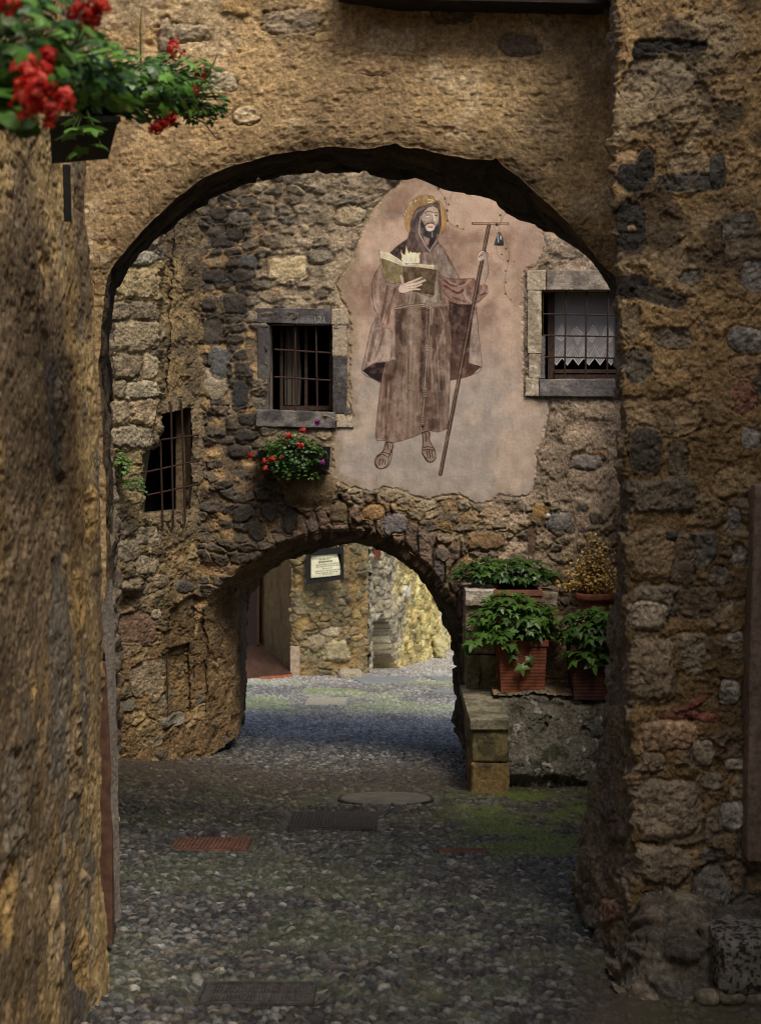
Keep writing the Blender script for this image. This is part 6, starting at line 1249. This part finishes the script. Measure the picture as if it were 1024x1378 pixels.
    for i, (px_, py_, rr, cc) in enumerate(((388, 586, .032, RD), (408, 579, .030, RD), (404, 599, .036, RD), (337, 613, .030, RD), (356, 620, .036, RD), (366, 618, .034, RD), (357, 630, .030, RD), (427, 568, .026, PK), (433, 622, .028, PK), (378, 616, .028, [(.4, .12, .06)]))):
        p_ = P(px_, py_, 12.98); flower_head(r, p_, rr*.85, 12, [tuple(np.array(k_)*.7) for k_ in cc], i, psize=.026)
        if py_ < 600: MB().tube([p_, p_+np.array([.01, .1, -.12])], .002, 4).build('flower_stalk', M_STEM, r)
    # weed on the left wall
    r = empty('wall_weed', P(170, 665, 12.2), 'bright green weed growing out of the left wall beside the barred window', 'plant')
    LG = [(.10, .24, .035), (.14, .30, .05), (.07, .18, .03)]
    bush(r, P(163, 628, 12.2), (.10, .06, .14), 70, .035, 'ivy', LG, 21, name='foliage'); bush(r, P(180, 655, 12.25), (.13, .05, .09), 60, .026, 'ivy', LG, 22, stems=False, name='trailing_shoot')
    # big geraniums at the top left: planter on the near wall
    r = empty('geranium_planter', P(112, 222, 4.7), 'dark planter of red geraniums high on the left wall, shoots reaching over the arch', 'flower box')
    b = MB(); MBX = mat_plain('dark_green_plastic', (.016, .018, .018), rough=.35)
    b.hexa([P(70, 220, 4.35), P(146, 214, 4.35), P(141, 214, 4.75), P(80, 220, 4.75), P(67, 160, 4.3), P(160, 160, 4.3), P(158, 163, 4.8), P(75, 163, 4.8)]); b.build('box', MBX, r)
    b = MB(); b.hexa([P(66, 164, 4.28), P(162, 164, 4.28), P(160, 166, 4.82), P(74, 166, 4.82), P(66, 156, 4.28), P(163, 156, 4.28), P(160, 160, 4.82), P(74, 160, 4.82)]); b.build('rim', MBX, r)
    MB().tube([P(90, 222, 5.1), P(92, 298, 5.1)], .014, 8).build('bracket', M_IRON, r)
    GC = [(.065, .17, .024), (.10, .24, .035), (.035, .10, .02), (.14, .31, .05)]
    bush(r, P(170, 118, 4.35), (.24, .30, .10), 330, .030, 'ivy', GC, 31, droop=.4, flat=.8, root=P(120, 160, 4.5), out=1.0)
    bush(r, P(225, 125, 4.75), (.17, .18, .12), 210, .026, 'ivy', GC, 32, droop=.5, flat=.8, root=P(130, 160, 4.6), name='trailing_foliage')
    bush(r, P(245, 95, 4.75), (.13, .14, .06), 80, .025, 'ivy', GC, 33, droop=.5, root=P(150, 150, 4.6), name='trailing_foliage'); bush(r, P(278, 145, 4.85), (.08, .10, .09), 60, .024, 'ivy', GC, 36, root=P(200, 150, 4.7), name='trailing_foliage')
    bush(r, P(115, 195, 4.1), (.05, .05, .10), 14, .05, 'ivy', [(.12, .26, .05), GC[1]], 34, root=P(115, 160, 4.3), name='trailing_foliage')
    for q in ([P(150, 150, 4.5), P(190, 162, 4.4), P(204, 162, 4.4)], [P(190, 90, 4.7), P(189, 40, 4.7), P(191, 12, 4.7)], [P(270, 115, 4.9), P(288, 85, 4.9), P(293, 72, 4.9)], [P(240, 150, 4.8), P(275, 165, 4.85), P(290, 185, 4.85)], [P(255, 140, 4.8), P(290, 145, 4.9), P(312, 148, 4.9)]): MB().tube(q, [.004, .003, .002], 5).build('shoot', M_STEM, r)
    for i, (px_, py_, d_, rr) in enumerate(((236, 66, 4.6, .028), (268, 104, 4.7, .024), (220, 168, 4.5, .022), (210, 172, 4.5, .02), (232, 160, 4.5, .018), (264, 122, 4.7, .014))): flower_head(r, P(px_, py_, d_), rr, 14, RD, 50+i, psize=.017)
    r = empty('geranium_planter', P(10, 150, 2.9), 'nearest blurred mass of geranium leaves and scarlet flower heads in the top left corner', 'flower box')
    b = MB(); b.hexa([(-1.18, 2.62, .50), (-.95, 2.62, .50), (-.95, 3.33, .50), (-1.18, 3.33, .50), (-1.2, 2.6, .66), (-.92, 2.6, .66), (-.92, 3.35, .66), (-1.2, 3.35, .66)]); b.build('box', MBX, r)
    bush(r, (-1.02, 3.0, .76), (.20, .42, .14), 200, .038, 'ivy', GC, 45, droop=.4, flat=.6, root=(-1.05, 3.0, .64), out=1.0)
    bush(r, P(10, 62, 2.95), (.17, .25, .15), 230, .038, 'ivy', GC, 41, droop=.4, flat=.9, out=1.1, root=P(-60, 130, 2.9)); bush(r, P(95, 85, 3.4), (.15, .2, .10), 130, .038, 'ivy', GC, 42, droop=.5, flat=.9, root=P(0, 130, 3.1), name='side_foliage')
    bush(r, P(0, 145, 2.8), (.05, .1, .05), 14, .045, 'round', GC[:1], 43, stems=False, name='low_leaves'); bush(r, P(120, 120, 3.6), (.12, .2, .05), 36, .04, 'round', GC, 44, stems=False, name='side_foliage')
    for i, (px_, py_, d_, rr, n) in enumerate(((118, 22, 3.0, .038, 26), (135, 2, 2.95, .034, 20), (38, 100, 2.7, .030, 20), (48, 122, 2.65, .034, 26), (40, 142, 2.7, .030, 22), (66, 152, 2.7, .024, 16), (58, 92, 2.75, .024, 14), (88, 134, 2.8, .022, 14), (66, 74, 2.75, .016, 10), (5, 3, 2.7, .03, 16))):
        flower_head(r, P(px_, py_, d_), rr, n, RD, 70+i, psize=.017); MB().tube([P(px_, py_+5, d_), P(px_-25, py_+50, d_+.2), P(-20, 130, d_+.2)], .0025, 5).build('flower_stalk', M_STEM, r)

# ================================================================== BUILD EVERYTHING
build_ground()
build_front_arch(); build_near_left(); build_pier(); build_left_house()
hs = build_back_house(); build_mural(hs); build_terrace(); build_behind_camera(); build_far()
MG = mat_plain('grey_cast_iron', al(50, 47, 48), rough=.7, nscale=30, namt=.5); MR = mat_plain('rusty_grating', al(84, 54, 44), rough=.85, nscale=25, namt=.5); MF = mat_plain('pale_grating', al(110, 106, 98, 3), rough=.8)
slab('drain_cover', GR['ribbed'], MG, rootl='dark ribbed drain grating in the middle of the lane before the tunnel', n=24)
slab('drain_cover', GR['rust'], MR, rootl='rust red drain grating nearest the left wall', n=18)
slab('drain_cover', GR['front'], MG, rootl='large grey iron cover with slotted panels in the foreground cobbles', pattern='front')
slab('drain_cover', GR['far'], MF, rootl='small pale slotted grating beyond the tunnel', n=14)
slab('brick_strip', GR['bricks'], MR, rootl='short strip of brick edging set in the cobbles towards the mossy corner', cat='brick strip', n=20)
cx, cy, hx, hy = GR['round']; r = empty('manhole_cover', (cx, cy, float(gz(cx, cy))), 'round grey concrete manhole cover just before the tunnel mouth', 'manhole cover')
b = MB(); V = []; 
for (rr, z) in ((0, .012), (.97, .012), (1.0, .006), (1.0, -.03)):
    for k in range(48): x = cx+hx*rr*cos(2*pi*k/48); y = cy+hy*rr*sin(2*pi*k/48); V.append((x, y, gz(cx, cy)-.12*(y-cy)+z))
b.add(V, [(i*48+k, i*48+(k+1) % 48, (i+1)*48+(k+1) % 48, (i+1)*48+k) for i in range(3) for k in range(48)]); b.build('disc', mat_plain('cover_concrete', al(72, 69, 65), rough=.85, nscale=9, namt=.25), r)
b = MB(); b.tube([(cx+hx*1.04*cos(2*pi*k/48), cy+hy*1.04*sin(2*pi*k/48), gz(cx, cy)-.12*hy*1.04*sin(2*pi*k/48)+.002) for k in range(49)], .008, 6); b.build('ring', MG, r)
build_plants()
